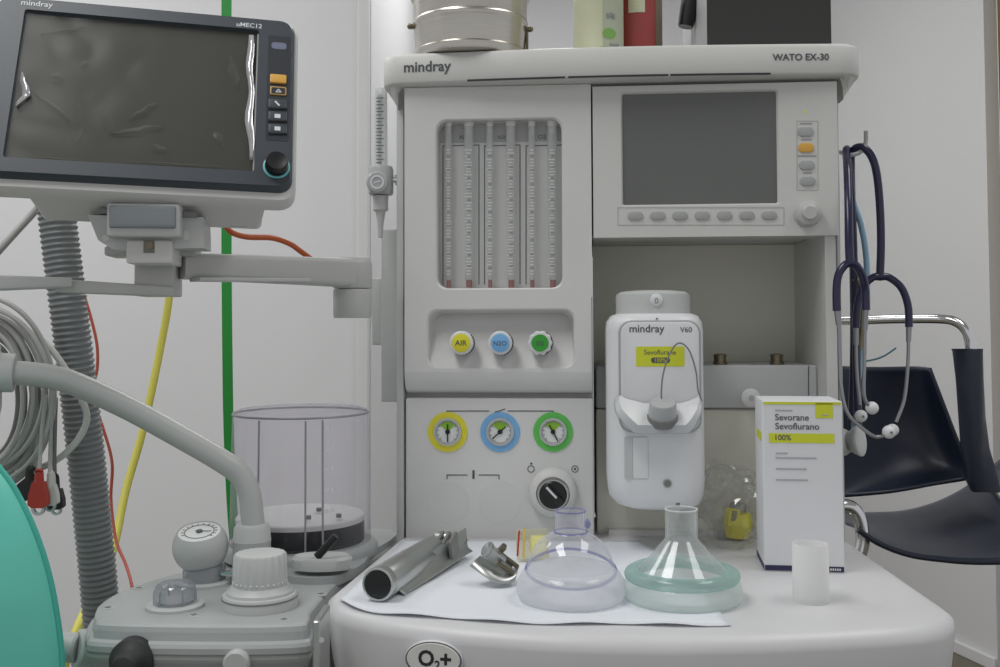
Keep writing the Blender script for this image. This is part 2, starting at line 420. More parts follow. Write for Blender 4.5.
# flow knobs
for (x, m, txt, fl) in ((461, YEL, 'AIR', 0), (500, BLU, 'N2O', 0), (540, GRN, 'O2', 1)):
    y = 343
    mb = MB(M); mb.turn(x, y, -.012, [(9, -.046), (9, -.02), (11.8, -.018), (12, -.004, 1), (11.6, -.001, 1), (10.5, 0, 1)], 48, flute=(10 if fl else 24, .06 if fl else .02))
    k = mp('flow_knob', mb, VAP)
    mb = MB(M); mb.turn(x+1.2, y+.3, -.004, [(11.9, -.01, 1), (11.9, 0, 1)], 48, flute=(24 if not fl else 10, .02)); mp('knob_collar', mb, MATTEB, k)
    mb = MB(M); mb.turn(x, y, -.0135, [(9.2 if not fl else 8.6, -.002), (9.2 if not fl else 8.6, -.0004), (8.4, 0)], 32); cp = mp('knob_cap', mb, m, k)
    mb = MB(M); w = {'AIR': 6, 'N2O': 6.5, 'O2': 4}[txt]; mb.text(txt, x-w, x+w, y+2.6, -.0138, .01); mp('cap_lettering', mb, INK, cp)
# gauge panel
mb = MB(M); mb.slab(405.5, 398, 594, 600, .014, .05, 2, .002); mp('gauge_panel', mb, WHITE2)
mb = MB(M); mb.line([(447, 415), (447, 411), (489, 411)], .9, .0137); mb.line([(508, 411), (553, 411), (553, 415)], .9, .0137)
mb.line([(495, 412), (499, 411), (505, 409)], .9, .0137)
mb.line([(447, 479), (447, 475), (467, 475)], .9, .0137); mb.line([(479, 475), (499, 475), (499, 479)], .9, .0137); mb.line([(473.5, 471), (473.5, 478)], 2.2, .0137)
mb.ring(531, 469, 2.8, 3.6, .0136, .0004); mb.dot(531.2, 463.6, 1.1, .0136, .014); mb.ring(575, 469, 2.8, 3.6, .0136, .0004); mb.dot(575, 469, 1.2, .0136, .014)
mp('printed_symbols', mb, INK)
mb = MB(M)
mb.bm.free()
for x in (449, 500): mb = MB(M); mb.dot(x, 502, 21, .0137, .016, .0001, 40); mp('blank_port_cover', mb, WHITE2)
for (x, m, na) in ((447.5, YEL, 90), (500, BLU, 222), (553, GRNR, -62)):
    y = 432
    mb = MB(M); mb.ring(x, y, 13.6, 19.8, .0128, .003); g = mp('pressure_gauge', mb, m)
    mb = MB(M); mb.ring(x, y, 12.4, 13.9, .0105, .004); mp('gauge_bezel', mb, LSTEEL, g)
    mb = MB(M); mb.dot(x, y, 13, .0138, .017); dl = mp('gauge_dial', mb, DIAL, g)
    mb = MB(M); c = M.at(x, y, .0134); q = M.sc(x, y, .0134)
    arc = [V(c.x+10.5*q*math.cos(R(t)), .0134, c.z+10.5*q*math.sin(R(t))) for t in range(42, 139, 8)]
    vs = [mb.bm.verts.new(p) for p in arc+[c+V(-2*q, 0, 2*q), c+V(2*q, 0, 2*q)]]; mb.bm.faces.new(vs); mp('green_zone', mb, LIMEZ, g)
    mb = MB(M); mb.ring(x, y, 10.6, 11.1, .0134, .0003)
    for t in range(-45, 226, 27): mb.line([(x+9*math.cos(R(t)), y-9*math.sin(R(t))), (x+10.8*math.cos(R(t)), y-10.8*math.sin(R(t)))], .7, .0133)
    mp('dial_marks', mb, FINK, g)
    mb = MB(M); ca, sa = math.cos(R(na)), math.sin(R(na)); ca2, sa2 = (ca, sa)
    if na == 90: ca, sa = 0, -1
    mb.line([(x-ca*7, y+sa*7), (x+ca*9.5, y-sa*9.5)], 1.3, .012); mb.dot(x, y, 2.4, .0118, .014); mp('needle', mb, BLACK, g)
# selector
mb = MB(M); mb.turn(553, 494, 0, [(25, -.014), (24.5, -.006), (22, -.002), (17, 0), (16.2, -.003)], 40); sel = mp('selector_switch', mb, WHITE2)
mb = MB(M); mb.ring(553, 495, 14, 15.3, -.0035, .004); mp('silver_ring', mb, LSTEEL, sel)
mb = MB(M); mb.turn(553, 495, -.004, [(14, -.006), (14, 0), (12.5, .0015), (11, .0015)], 36); c = M.at(553, 495, -.008); q = M.sc(553, 495, -.008)
mb.box(c, (24*q, .011, 8*q), (0, R(45), 0), .001); kn = mp('black_knob', mb, BLACK, sel)
mb = MB(M); mb.line([(547, 488), (556, 497.5)], 2.2, -.0139); mp('pointer_line', mb, WINK, kn)
# display panel
mb = MB(M)
mb.plate(593, 84, 838, 236.5, 0, 622.5, 92, 777.5, 204, 2, 0, .006, cap=False, shrink=.5, back=.045)
mb.loft([[V(lx(593), dd, lz(236.5)), V(lx(838), dd, lz(236.5))] for dd in (0, .045)], closed=False)
dp = mp('display_panel', mb, WHITE)
mb = MB(M); mb.slab(620, 90, 780, 206, .004, .01); mp('display_screen', mb, SCREEN, dp)
mb = MB(M)
def frame_line(mb, x0, y0, x1, y1, w, d): mb.line([(x0, y0), (x1, y0), (x1, y1), (x0, y1), (x0, y0)], w, d)
frame_line(mb, 618, 207.5, 784, 225, .6, -.0002); frame_line(mb, 797, 121, 818, 190, .5, -.0002); mp('printed_outline', mb, mat('outline_ink', (176, 176, 176), .6), dp)
for i in range(7):
    mb = MB(M); x = 635.5+22.3*i; mb.slab(x-7.6, 211.5-.2*i*.5, x+7.6, 220-.2*i*.5, -.0022, .003, 4, .0008); mp('soft_key', mb, KEYG, dp)
for (x, y, m) in ((806, 131.5, KEYG), (806.3, 147.5, ORANGE), (807, 165, KEYG), (808, 181, KEYG)):
    mb = MB(M); mb.slab(x-7.6, y-4.6, x+7.6, y+4.6, -.0022, .003, 4, .0008); mp('side_key', mb, m, dp)
mb = MB(M)
for x, y, w in ((806, 123.6, 5.5), (806.5, 139.6, 5), (806.8, 156, 9), (807.5, 173, 4)): mb.line([(x-w, y), (x+w, y)], 1.2, -.0002)
mp('key_caption', mb, FINK, dp)
mb = MB(M); mb.dot(805.5, 111.5, 2, -.0004, .002); mp('status_light', mb, mat('led_yellow', (222, 222, 150), .4), dp)
mb = MB(M); mb.turn(810, 212.5, -.016, [(13.6, -.018), (13.4, -.008), (12, -.004), (8, -.002), (7.6, .002), (6.5, .003)], 36); mp('rotary_knob', mb, mat('knob_grey', (186, 187, 185), .4), dp)
# ledge inside the alcove
mb = MB(M); xr = lx(838)-.012
mb.box(((lx(596)+xr)/2, .11, (lz(365.5, .05)+lz(408, .05))/2), (xr-lx(596), .12, lz(365.5, .05)-lz(408, .05)), None, .002)
led = mp('vaporizer_ledge', mb, LEDGE)
mb = MB(M); mb.box(((lx(596)+xr)/2, .112, (lz(409, .05)+lz(545, .05))/2), (xr-lx(596), .115, lz(409, .05)-lz(545, .05)), None, .0015); mp('lower_alcove_panel', mb, ALC)
mb = MB(M); mb.line([(808.5, 366), (808.5, 407)], .8, .0496); mp('ledge_seam', mb, INK, led)
for x in (719.5, 776):
    mb = MB(M); c = M.at(x, 365, .08); z = lz(365.5, .05)
    mb.lathe((c.x, .075, z), (0, 0, 1), [(.0085, 0), (.0085, .003), (.0072, .0035), (.0072, .009), (.0078, .0095), (.0078, .012), (.006, .013)], 24); mp('ledge_stud', mb, BRONZE, led)
mb = MB(M); mb.turn(751, 398, .03, [(5, -.022), (5, -.006), (9.5, -.005), (9.5, -.001), (8, 0)], 28); sk = mp('locking_screw', mb, WHITE2, led)
mb = MB(M); mb.dot(751.5, 398, 2.8, .0292, .032); mp('screw_centre', mb, GREY, sk)
# top shelf
mb = MB(M)
SX0, SX1, SFY = lx(384.5, .02, 70), lx(857.5, .02, 60), -.022
def shelf_front(x, r=.03):
    t = max(0, min(1, (x-SX0-r)/(SX1-SX0-2*r))); return SFY+.010*(1-math.sin(PI*t))
def shelf_loop(inset, z):
    x0, x1 = SX0+inset, SX1-inset; n = 24; y1 = .42-inset; r = .03-inset*.5; yf = SFY+.010+inset
    pts = [V(x0, y1, z), V(x0, yf+r+.03, z)]
    for i in range(7):
        t = R(180+90*i/6); pts.append(V(x0+r+r*math.cos(t), yf+r+r*math.sin(t), z))
    for i in range(1, n):
        x = x0+r+(x1-x0-2*r)*i/n; pts.append(V(x, shelf_front(x)+inset, z))
    for i in range(7):
        t = R(270+90*i/6); pts.append(V(x1-r+r*math.cos(t), yf+r+r*math.sin(t), z))
    return pts+[V(x1, yf+r+.03, z), V(x1, y1, z)]
zs0, zs1 = M.at(620, 45.2, SFY).z, M.at(620, 77.3, SFY).z
def under(tq):
    pts = []; bx0, bx1 = lx(402, .03), lx(841, .03)
    for p in shelf_loop(.003, zs1):
        cx_ = max(bx0, min(bx1, p.x)); out = min(1, abs(p.x-cx_)/.008)
        q = V(cx_, max(.004, p.y), zs1-.0015-.024*out); pts.append(p.lerp(q, tq))
    return pts
mb.loft([shelf_loop(.006, zs0), shelf_loop(.0018, zs0-.0015), shelf_loop(0, zs0-.005), shelf_loop(0, zs1+.003), shelf_loop(.0012, zs1+.0008), shelf_loop(.003, zs1), under(.5), under(.99)], True, True)
ts = mp('top_shelf', mb, WHITE, sharp=42)
ZS = zs0
for x0, x1 in ((466, 565), (568, 669), (671, 773)):
    mb = MB(M); n = 8
    a_, b_ = lx(x0, -.03, 80), lx(x1, -.03, 75)
    mb.loft([[V(a_+(b_-a_)*i/n, shelf_front(a_+(b_-a_)*i/n)-.0006, z) for i in range(n+1)] for z in (zs1+.0002, zs1+.0026)], closed=False)
    mp('vent_slot', mb, MATTEB, ts)
mb = MB(M); mb.text('mindray', 402.5, 450.5, 70.2, -.022, .02, dfn=shelf_front); mp('brand_lettering', mb, INK, ts)
mb = MB(M); mb.text('WATO EX-30', 773.5, 831, 59.3, -.022, .024, dfn=shelf_front); mp('model_lettering', mb, INK, ts)
# worktop (world axes)
zc_ = ZT-.007
front = [G(x, y, zc_) for x, y in ((327, 601), (328.5, 609), (335, 616), (350, 622), (375, 627.5), (400, 631), (450, 637), (500, 641), (550, 644.5), (600, 646.5), (680, 647.5), (760, 646), (840, 642.5), (890, 639.5), (925, 636.5), (944, 632), (954, 625), (955.5, 619), (948, 613))]
br_ = G(845, 543, ZT); dr_ = (br_-G(950, 616, ZT)).normalized(); dl_ = (G(395, 541.5, ZT)-G(329, 603, zc_)); dl_.z = 0; dl_.normalize()
fr0, fl0 = front[-1], front[0]
OUT = [fl0+dl_*.40, fl0+dl_*.2]+front+[fr0+dr_*.2, fr0+dr_*.40]
OUT = [V(p.x, p.y, 0) for p in OUT]
def work_loop(inset, z):
    n = len(OUT); res = []
    for i, p in enumerate(OUT):
        e1 = (p-OUT[i-1]).normalized(); e2 = (OUT[(i+1) % n]-p).normalized()
        nn = (V(-e1.y, e1.x, 0)+V(-e2.y, e2.x, 0)).normalized(); res.append(V(p.x+nn.x*inset, p.y+nn.y*inset, z))
    return res
mb = MB()
rr_ = .014
L = [work_loop(rr_*(1-math.sin(R(t))), ZT-rr_*(1-math.cos(R(t)))) for t in (0, 15, 30, 45, 60, 75, 90)]
L += [work_loop(.004, ZT-.05), work_loop(.012, ZT-.09), work_loop(.03, ZT-.16)]
mb.loft(L, True, True); wt = mp('worktop', mb, TOPW, sharp=50)
p_ = G(433, 636, zc_); fo = Frame((p_.x, p_.y+.002, p_.z), (R(-4), 0, R(-13)))
OX, OY, OD = 433, 660, -.004
def oval(mb, sx, sy, d0, d1, bev=.0015):
    c = fo.at(OX, OY, d0); q = fo.sc(OX, OY, d0)
    mb.lathe((c.x, d1, c.z), (0, -1, 0), [(1*q, 0), (1*q, d1-d0-bev), (1*q-bev*.05, d1-d0)], 48, sx, sy)
mb = MB(fo); oval(mb, 29, 17.5, OD, .02); ob = mp('oxygen_flush_button', mb, VAP)
mb = MB(fo); oval(mb, 28, 16.6, OD-.0008, .02, .0002); mp('button_ring', mb, INK, ob)
mb = MB(fo); oval(mb, 26.6, 15.4, OD-.002, .02, .0005); mp('button_face', mb, WHITE, ob)
mb = MB(fo); mb.text('O', 418, 434, 665, OD-.0022, .03); mb.text('2', 434.5, 440, 669, OD-.0022, .03); mb.text('+', 440, 451, 667, OD-.0022, .03); mp('button_lettering', mb, BLACK, ob)
# pedestal below the worktop, out of the picture
mb = MB(); mb.box((.1, 1.30, .41), (.46, .58, .6), None, .01); mb.box((.1, 1.28, .07), (.5, .66, .08), None, .01)
mp('pedestal', mb, LGREY)
for sx in (-1, 1):
    for sy in (-1, 1):
        mb = MB(); c = V(.1+.21*sx, 1.28+.27*sy, .032); mb.cyl(c+V(-.012, 0, 0), c+V(.012, 0, 0), .032, None, 20, .003); mp('caster', mb, GREY)

# ------------------------------------------------------------------ vaporizer
vz = M.at(655, 507, -.06)
vap = thing('vaporizer', 'white vaporizer with yellow sticker mounted in the alcove of the machine', 'vaporizer', M.M @ vz)
def vp(n, mb, m, parent=vap, **k): return mb.build(n, m, parent, **k)
vx = M.at(655, 400, -.06).x
def vloop(px0, px1, py, d0, d1, rb, ref=-.045):
    a, b = M.at(px0, 400, ref).x, M.at(px1, 400, ref).x; z = M.at(655, py, ref).z
    return [V(p.x, p.z, z) for p in rrect(a, b, d0, d1, rb, 0, 6)]
mb = MB(M)
mb.loft([vloop(628, 690, 508, -.055, .03, .02), vloop(616, 699, 504, -.062, .04, .024), vloop(608.5, 703, 495, -.066, .045, .026), vloop(607, 704.5, 480, -.067, .045, .028),
         vloop(607, 704.5, 330, -.067, .045, .03), vloop(608, 703.5, 322, -.066, .045, .03), vloop(612, 700, 316, -.062, .045, .03), vloop(618, 694, 313.5, -.056, .045, .028)], True, True)
vp('body', mb, VAP)
mb = MB(M)
cxv = (M.at(617, 300, -.05).x+M.at(694, 300, -.05).x)/2; q = M.sc(655, 300, -.05)
mb.lathe((cxv, -.008, M.at(655, 314, -.05).z), (0, 0, 1), [(38.5*q, -.004), (38.5*q, .019), (37.6*q, .0225), (33*q, .0255), (20*q, .0268)], 48, 1, 1.05)
dcap = vp('dial_cap', mb, LGREY)
mb = MB(M); mb.turn(656.5, 300, -.0535, [(6.6, -.014), (6.4, -.001), (5.2, 0)], 28); db = vp('dial_button', mb, VAP, dcap)
mb = MB(M); mb.text('0', 654.6, 658.6, 303.5, -.0538, .02); vp('button_lettering', mb, FINK, db)
# front fascia with its grey outline
mb = MB(M); mb.slab(618.8, 320.2, 701.5, 433, -.069, -.05, 13, .002); vp('fascia_edge', mb, KEYG)
mb = MB(M); mb.slab(621, 322, 699.5, 431, -.0705, -.05, 12, .0015); fa = vp('fascia', mb, VAP)
mb = MB(M)     # filler tray that sticks out at the foot of the fascia, its top scooped out
q = M.sc(660, 420, -.085)
OT = [(615, 399), (614, 405), (615.5, 413), (624, 425), (634, 433.5), (662, 434), (690, 433.5), (697, 425), (702, 413), (703, 405), (702, 399)]
IT = [(619, 396), (619.5, 402), (622, 409), (630, 418), (638, 425), (662, 425.5), (686, 425), (692, 418), (697, 409), (699, 402), (699.5, 396)]
JT = [(622, 395), (623, 397), (628, 399), (636, 401), (644, 403), (662, 403.5), (680, 403), (688, 401), (693, 399), (697, 397), (698, 395)]
def TL_(P, f): return [M.at(x, y, f(y)) for x, y in P]
fd_ = lambda y: -.071-.021*max(0, min(1, (y-399)/16))
def proj_(P, d):  # the same outline pushed straight back to depth d
    return [V(p.x, d, p.z) for p in TL_(P, fd_)]
mb2 = MB(M); mb2.loft([TL_(IT, fd_), TL_(JT, lambda y: -.0715)], closed=False)
mb.loft([proj_(OT, -.06), TL_(OT, lambda y: fd_(y)+.003), TL_([(x*.97+658*.03, y*.97+410*.03) for x, y in OT], fd_), TL_(IT, fd_)], closed=False)
tr = vp('filler_tray', mb, mat('tray_grey', (182, 185, 188), .4), fa, sharp=50); vp('tray_scoop', mb2, VAP, tr, sharp=60)
axc = V(0, -.40, .92).normalized(); cb_ = M.at(662.5, 418, -.083)
mb = MB(M); mb.lathe(cb_, axc, [(14.5*q, -.006), (15.8*q, 0), (15.6*q, .003), (13*q, .0035)], 32); vp('cap_seat', mb, CABLED, tr)
mb = MB(M); mb.lathe(cb_, axc, [(14*q, .0), (14*q, .004, 1), (13.4*q, .017, 1), (12.4*q, .0188, 1), (10*q, .0192)], 60, flute=(30, .012)); fc = vp('filler_cap', mb, GREY, tr)
mb = MB(M); mb.tube([M.at(661.5, 399, -.091), M.at(661.5, 390, -.091), M.at(663, 375, -.088), M.at(668, 358, -.082), M.at(675, 345.5, -.078), M.at(682, 343.5, -.077), M.at(690, 352, -.077), M.at(696, 372, -.077), M.at(698, 390, -.078), M.at(702, 401, -.078)], .0009, 6, 8); vp('cap_tether', mb, CABLED, fc)
mb = MB(M); mb.text('mindray', 629.5, 664.5, 332.2, -.0708, .012); mb.text('V60', 680, 692, 332.2, -.0708, .008); vp('brand_lettering', mb, INK, fa)
mb = MB(M); mb.slab(636, 346.5, 684.5, 366.5, -.0709, -.07, 1.5); st = vp('sticker', mb, LIME, fa)
mb = MB(M); mb.text('Sevoflurane', 644, 676, 354.6, -.0711, .005); mb.slab(651, 357.5, 670, 363, -.0711, -.0705, 2.6); vp('sticker_lettering', mb, INK, st)
mb = MB(M); mb.text('100%', 655, 666, 362, -.0713, .005); vp('strength_lettering', mb, LIME, st)
mb = MB(M); mb.plate(624.5, 436.5, 648, 479.5, 2, 634, 439, 647, 477, 1.5, -.0674, .008, cap=True, shrink=1, back=-.06); lw_ = vp('level_window', mb, LGREY)
mb = MB(M); c = M.at(640.5, 458, -.064); mb.cyl((c.x, -.063, M.at(640, 474, -.064).z), (c.x, -.063, M.at(640, 442, -.064).z), .004, None, 14); vp('sight_glass', mb, clear('sight_glass', (210, 214, 228), (150, 156, 178), .3, .8, .1), lw_)
mb = MB(M); mb.dot(667.5, 483.5, 4.6, -.0690, -.06, .0006); sc_ = vp('vent_screw', mb, GREY)
mb = MB(M); mb.dot(667.5, 483.5, 3.4, -.0694, -.06); mb.dot(657, 318.5, .9, -.0665, -.05, seg=10); mb.dot(656, 502, 1, -.063, -.05, seg=10); mb.slab(676, 500, 680, 506, -.0640, -.05); vp('screw_centre', mb, CABLED, sc_)

# ------------------------------------------------------------------ breathing system at the left
ZB = ZT-.011
blk = thing('breathing_system', 'grey breathing system block with bellows dome, gauge and valve knob, left of the worktop', 'breathing system', (-.28, 1.02, .60))
def bp(n, mb, m, parent=blk, **k): return mb.build(n, m, parent, **k)
XR = -.171
P_ = [G(86, 614, ZB), G(90, 605, ZB), G(104, 595, ZB), G(135, 582, ZB), G(165, 573, ZB), G(205, 563, ZB), V(-.30, 1.28, 0), V(-.125, 1.28, 0), G(352, 576, ZB), G(318, 610, ZB), G(313, 621, ZB), G(298, 627, ZB), G(200, 628.5, ZB), G(98, 626, ZB), G(88, 621, ZB)]
BP_ = spline([V(p.x, p.y, 0) for p in P_], 5, True); BC_ = V(-.265, 1.06, 0)
def bl(z, ins, drop=0):
    n = len(BP_); res = []
    for i, p in enumerate(BP_):
        q_ = p-BC_; k = (q_.length-ins*1.25)/q_.length; res.append(V(BC_.x+q_.x*k, BC_.y+q_.y*k, z))
    return res
mb = MB(); mb.loft([bl(ZB-.050, .012), bl(ZB-.040, .008), bl(ZB-.030, .001), bl(ZB-.027, .0), bl(ZB-.0175, .0), bl(ZB-.0145, .0015), bl(ZB-.013, .005), bl(ZB-.006, .006), bl(ZB-.002, .0072), bl(ZB-.0006, .0092), bl(ZB, .012)], True, False)
cl_ = bl(ZB, .012); cm_ = sum(cl_, V(0, 0, 0))/len(cl_); mb.loft([cl_, [p.lerp(cm_, .3) for p in cl_], [p.lerp(cm_, .7) for p in cl_]], False, True); top_ = bp('block_cover', mb, BLOCK, sharp=9)
mb = MB(); mb.loft([bl(ZB-.0235, -.0006), bl(ZB-.0222, -.0006)], True, True); bp('cover_seam', mb, CABLED)
mb = MB(); mb.loft([bl(ZB-.15, .024), bl(ZB-.12, .018), bl(ZB-.045, .010)], True, True); bp('block_body', mb, GREY)
mb = MB(); pp = [V(p.x, p.y, 0) for p in (G(262, 566, ZB), G(285, 582, ZB), G(330, 584, ZB), G(360, 572, ZB), G(372, 558, ZB))]+[V(-.135, 1.27, 0), V(-.29, 1.27, 0)]
mb.loft([[V(p.x, p.y, z) for p in spline(pp, 4, True)] for z in (ZB-.003, ZB+.007)], True, True); bp('bellows_plinth', mb, BLOCK)
DC = V(X_(301, 480, 1.165), 1.165, ZB)
mb = MB(); mb.lathe(DC, (0, 0, 1), [(.086, .004), (.086, .012), (.083, .016), (.0795, .018)], 56); bp('bellows_base', mb, BLOCK)
mb = MB(); mb.lathe(DC, (0, 0, 1), [(.071, .012), (.071, .020), (.0705, .021), (.071, .022), (.071, .041)], 56); bel = bp('bellows', mb, BLACK)
mb = MB(); mb.lathe(DC, (0, 0, 1), [(.0715, .0405), (.0715, .045), (.070, .0465), (.03, .047)], 56); bt = bp('bellows_disc', mb, WHITE2, bel)
mb = MB()
for a_, r_ in ((-1.2, .045), (.2, .02), (-.6, .058)): mb.cyl(DC+V(r_*math.cos(a_), r_*math.sin(a_), .049), DC+V(r_*math.cos(a_), r_*math.sin(a_), .053), .003, None, 12)
bp('disc_screw', mb, CABLED, bt)
mb = MB(); mb.lathe(DC, (0, 0, 1), [(.0785, .016), (.0775, .05), (.0765, .12), (.0755, .158), (.0735, .1635), (.068, .1655), (.02, .168)], 64, cap0=False); dm = bp('bellows_dome', mb, DOME)
mb = MB()
for a_ in (-2.0, -1.32, -1.08): 
    mb.tube([DC+V(.0778*math.cos(a_), .0778*math.sin(a_), .018), DC+V(.0765*math.cos(a_), .0765*math.sin(a_), .10), DC+V(.0757*math.cos(a_), .0757*math.sin(a_), .158)], .0011, 6, 4)
mb.tube([DC+V(.0752*math.cos(t), .0752*math.sin(t), .1605) for t in [2*PI*i/40 for i in range(40)]], .0013, 6, 1, closed=True)
bp('dome_rib', mb, mat('dome_edge', (150, 148, 154), .3), dm)
mb = MB()
for i, tx in enumerate(('1500', '1200', '900', '600', '300')):
    fd = Frame(DC+V(.0775*math.cos(-1.02), .0775*math.sin(-1.02), 0), (0, 0, -1.02+PI/2))
    mb2 = MB(fd); z = .150-.022*i
    for dx in (0, .006): mb2.box((dx, -.0003, z), (.004, .0004, .0035))
    mb2.bm.transform(fd.M); me = bpy.data.meshes.new('x'); mb2.bm.to_mesh(me); mb.bm.from_mesh(me); bpy.data.meshes.remove(me)
bp('dome_scale', mb, WINK, dm)
mb = MB(); mb.lathe(W(322, 556, 1.06)-V(0, 0, .004), (0, 0, 1), [(.030, -.008), (.031, .002), (.028, .005), (.024, .003)], 36, 1.0, .62); lp = bp('latch_cup', mb, LGREY)
mb = MB(); a_ = W(317, 557, 1.05); b_ = W(336, 536, 1.05); mb.tube([a_, (a_+b_)/2, b_], .0042, 8, 2); bp('lock_lever', mb, BLACK, lp)
# pressure gauge globe
gc = W(200.5, 546, 1.045); gr = .0275
mb = MB(); mb.lathe((gc.x+.004, gc.y, ZB), (0, 0, 1), [(.028, 0), (.028, .003), (.026, .004)], 36); mb.lathe((gc.x+.004, gc.y, ZB), (0, 0, 1), [(.0185, .003), (.018, .014), (.0165, .018)], 32); ag = bp('airway_gauge', mb, LGREY)
mb = MB(); mb.lathe((gc.x+.004, gc.y, ZB), (0, 0, 1), [(.021, .003), (.021, .016), (.017, .02)], 32, cap0=False, cap1=False); bp('gauge_collar', mb, SMOKE, ag)
nn = V(0, -math.cos(R(74)), math.sin(R(74)))
mb = MB(); prof = [(gr*math.cos(R(t)), gr*math.sin(R(t))) for t in range(-89, 36, 8)]+[(gr*.80, gr*.60), (gr*.76, gr*.54)]
mb.lathe(gc, nn, prof, 40); bp('gauge_globe', mb, LGREY, ag)
mb = MB(); mb.lathe(gc+nn*gr*.545, nn, [(gr*.76, 0), (gr*.755, .0008)], 36); gd = bp('gauge_dial', mb, DIAL, ag)
fg = Frame(gc+nn*(gr*.545+.001), (R(-74), 0, 0))
mb = MB(fg)
def ring2(mb, r0, r1, d, t, seg=32):
    def l(r, y): return [V(r*math.cos(2*PI*i/seg), y, r*math.sin(2*PI*i/seg)) for i in range(seg)]
    mb.loft([l(r0, d+t), l(r0, d), l(r1, d), l(r1, d+t)])
ring2(mb, .0140, .0146, -.0003, .0003); mb.cyl((0, 0, 0), (0, -.0012, 0), .0032, None, 16); mb.box((.004, -.0008, .0), (.016, .0004, .0008))
for t in range(-30, 211, 20): mb.box((.0163*math.cos(R(t)), -.0002, .0163*math.sin(R(t))), (.003, .0003, .0006), (0, -R(t), 0))
bp('dial_marks', mb, INK, gd)
mb = MB(); a_ = V(gc.x+.022, gc.y-.006, ZB+.011); mb.cyl(a_, a_+V(.012, -.002, .001), .0028, None, 12); mb.cyl(a_+V(.008, -.001, .0005), a_+V(.014, -.002, .001), .0042, None, 12); bp('gauge_nipple', mb, CHROME, ag)
# check valve dome
c = V(X_(175, 605, .960), .960, ZB)
mb = MB(); mb.lathe(c, (0, 0, 1), [(.0262, 0), (.0262, .0025), (.0235, .004), (.021, .004)], 36); cv = bp('check_valve', mb, LGREY)
mb = MB(); mb.lathe(c, (0, 0, 1), [(.0195, .004), (.0193, .014), (.0175, .0195), (.0135, .0225), (.003, .0235)], 36, cap0=False); bp('valve_cap', mb, SMOKE, cv)
mb = MB(); mb.lathe(c, (0, 0, 1), [(.0165, .004), (.0165, .0065), (.006, .007), (.003, .007)], 30); 
for a_ in (-2.1, -.9, .6, 2.2): mb.cyl(c+V(.0185*math.cos(a_), .0185*math.sin(a_), .004), c+V(.0175*math.cos(a_), .0175*math.sin(a_), .018), .0008, None, 6)
bp('valve_disc', mb, GREY, cv)
# pressure limiting valve knob
c = V(X_(260, 603, .962), .962, ZB)
mb = MB(); mb.lathe(c, (0, 0, 1), [(.0345, 0), (.0345, .010), (.0335, .012), (.031, .0125), (.0305, .015), (.028, .0165), (.026, .020)], 48); ak = bp('pressure_limit_valve', mb, LGREY)
mb = MB(); mb.lathe(c, (0, 0, 1), [(.0349, .0085), (.0349, .0098)], 48); bp('valve_groove', mb, CABLED, ak)
mb = MB(); mb.lathe(c, (0, 0, 1), [(.0245, .020), (.0245, .026, 1), (.0236, .047, 1), (.0222, .0488, 1), (.019, .0495), (.006, .050)], 120, flute=(20, .03)); kk = bp('valve_knob', mb, LGREY, ak)
mb = MB()
for i in range(16):
    t = R(180+180*i/15); mb.ball(c+V(.0246*math.cos(t), .0246*math.sin(t), .0235), .0011, 8, 5)
bp('scale_dots', mb, WINK, kk)
# bag arm
mb = MB(); c = V(X_(252, 530, 1.055), 1.055, ZB); mb.lathe(c, (0, 0, 1), [(.0225, 0), (.0205, .004), (.0195, .008), (.0190, .040), (.0195, .041), (.0190, .042), (.0180, .054), (.0150, .058)], 36); ba = bp('bag_arm_socket', mb, LGREY)
mb = MB(); mb.tube([c+V(.002, 0, .05), W(252, 514, 1.055), W(249, 492, 1.055), W(239.5, 474, 1.054), W(222, 461, 1.05), W(188, 441, 1.045), W(128, 408, 1.03), W(78, 385, 1.01), W(52, 377, 1.0), W(20, 373, .99), W(-6, 372, .985)], .0117, 20, 8); bp('bag_arm', mb, TUBEM, ba)
e = W(-22, 372, .982)
mb = MB(); mb.cyl(W(15, 373, .99), W(-16, 372, .982), .0185, .0195, 28, .001); mb.lathe(e, (0, 0, -1), [(.016, -.030), (.0195, -.025), (.0195, .014), (.021, .016), (.021, .034), (.018, .05)], 30); bp('bag_elbow', mb, LGREY, ba)
# small screws on the cover
for x, y in ((108, 608), (194, 615.5), (139, 588.5), (284, 620), (321, 594.5)):
    g = G(x, y, ZB); mb = MB(); mb.lathe(g-V(0, 0, .001), (0, 0, 1), [(.0062, 0), (.0062, .0012), (.005, .0017)], 20); s_ = bp('cover_screw', mb, GREY)
    mb = MB(); mb.box(g+V(0, 0, .0008), (.006, .0012, .0006)); mb.box(g+V(0, 0, .0008), (.0012, .006, .0006)); bp('screw_slot', mb, CABLED, s_)
# ports under the cover
mb = MB(); fpk = Frame((0, .905, 0)); mb = MB(fpk); mb.turn(128, 664, -.02, [(22, -.02), (22, -.006), (19, -.004), (14.5, 0), (13, .004), (11, .012), (5, .014)], 36); bp('black_port_cap', mb, MATTEB)
mb = MB(fpk); mb.turn(236, 664, -.018, [(12, -.02), (13.5, -.004), (13.5, 0), (11, .002)], 30); bp('side_knob', mb, LGREY)
mb = MB(); p = W(62, 652, .90); mb.cyl(W(96, 650, .95), W(76, 650, .94), .019, .018, 28, .002); mb.cyl(W(78, 648, .94), W(52, 646, .94), .013, .013, 24, .002); bp('side_port', mb, LGREY)
mb = MB(); mb.box(W(321.5, 655, .87), (.006, .05, .07), None, .001); mb.cyl(W(321.5, 640, .845), W(321.5, 640, .84), .0022, None, 12); bp('dovetail_rail', mb, LSTEEL)
mb = MB(); mb.box((-.26, 1.12, .30), (.05, .06, .6), None, .004); mb.cyl((-.28, 1.0, .68), (-.28, 1.0, .50), .065, .062, 36, .005); bp('absorber_canister', mb, LGREY)

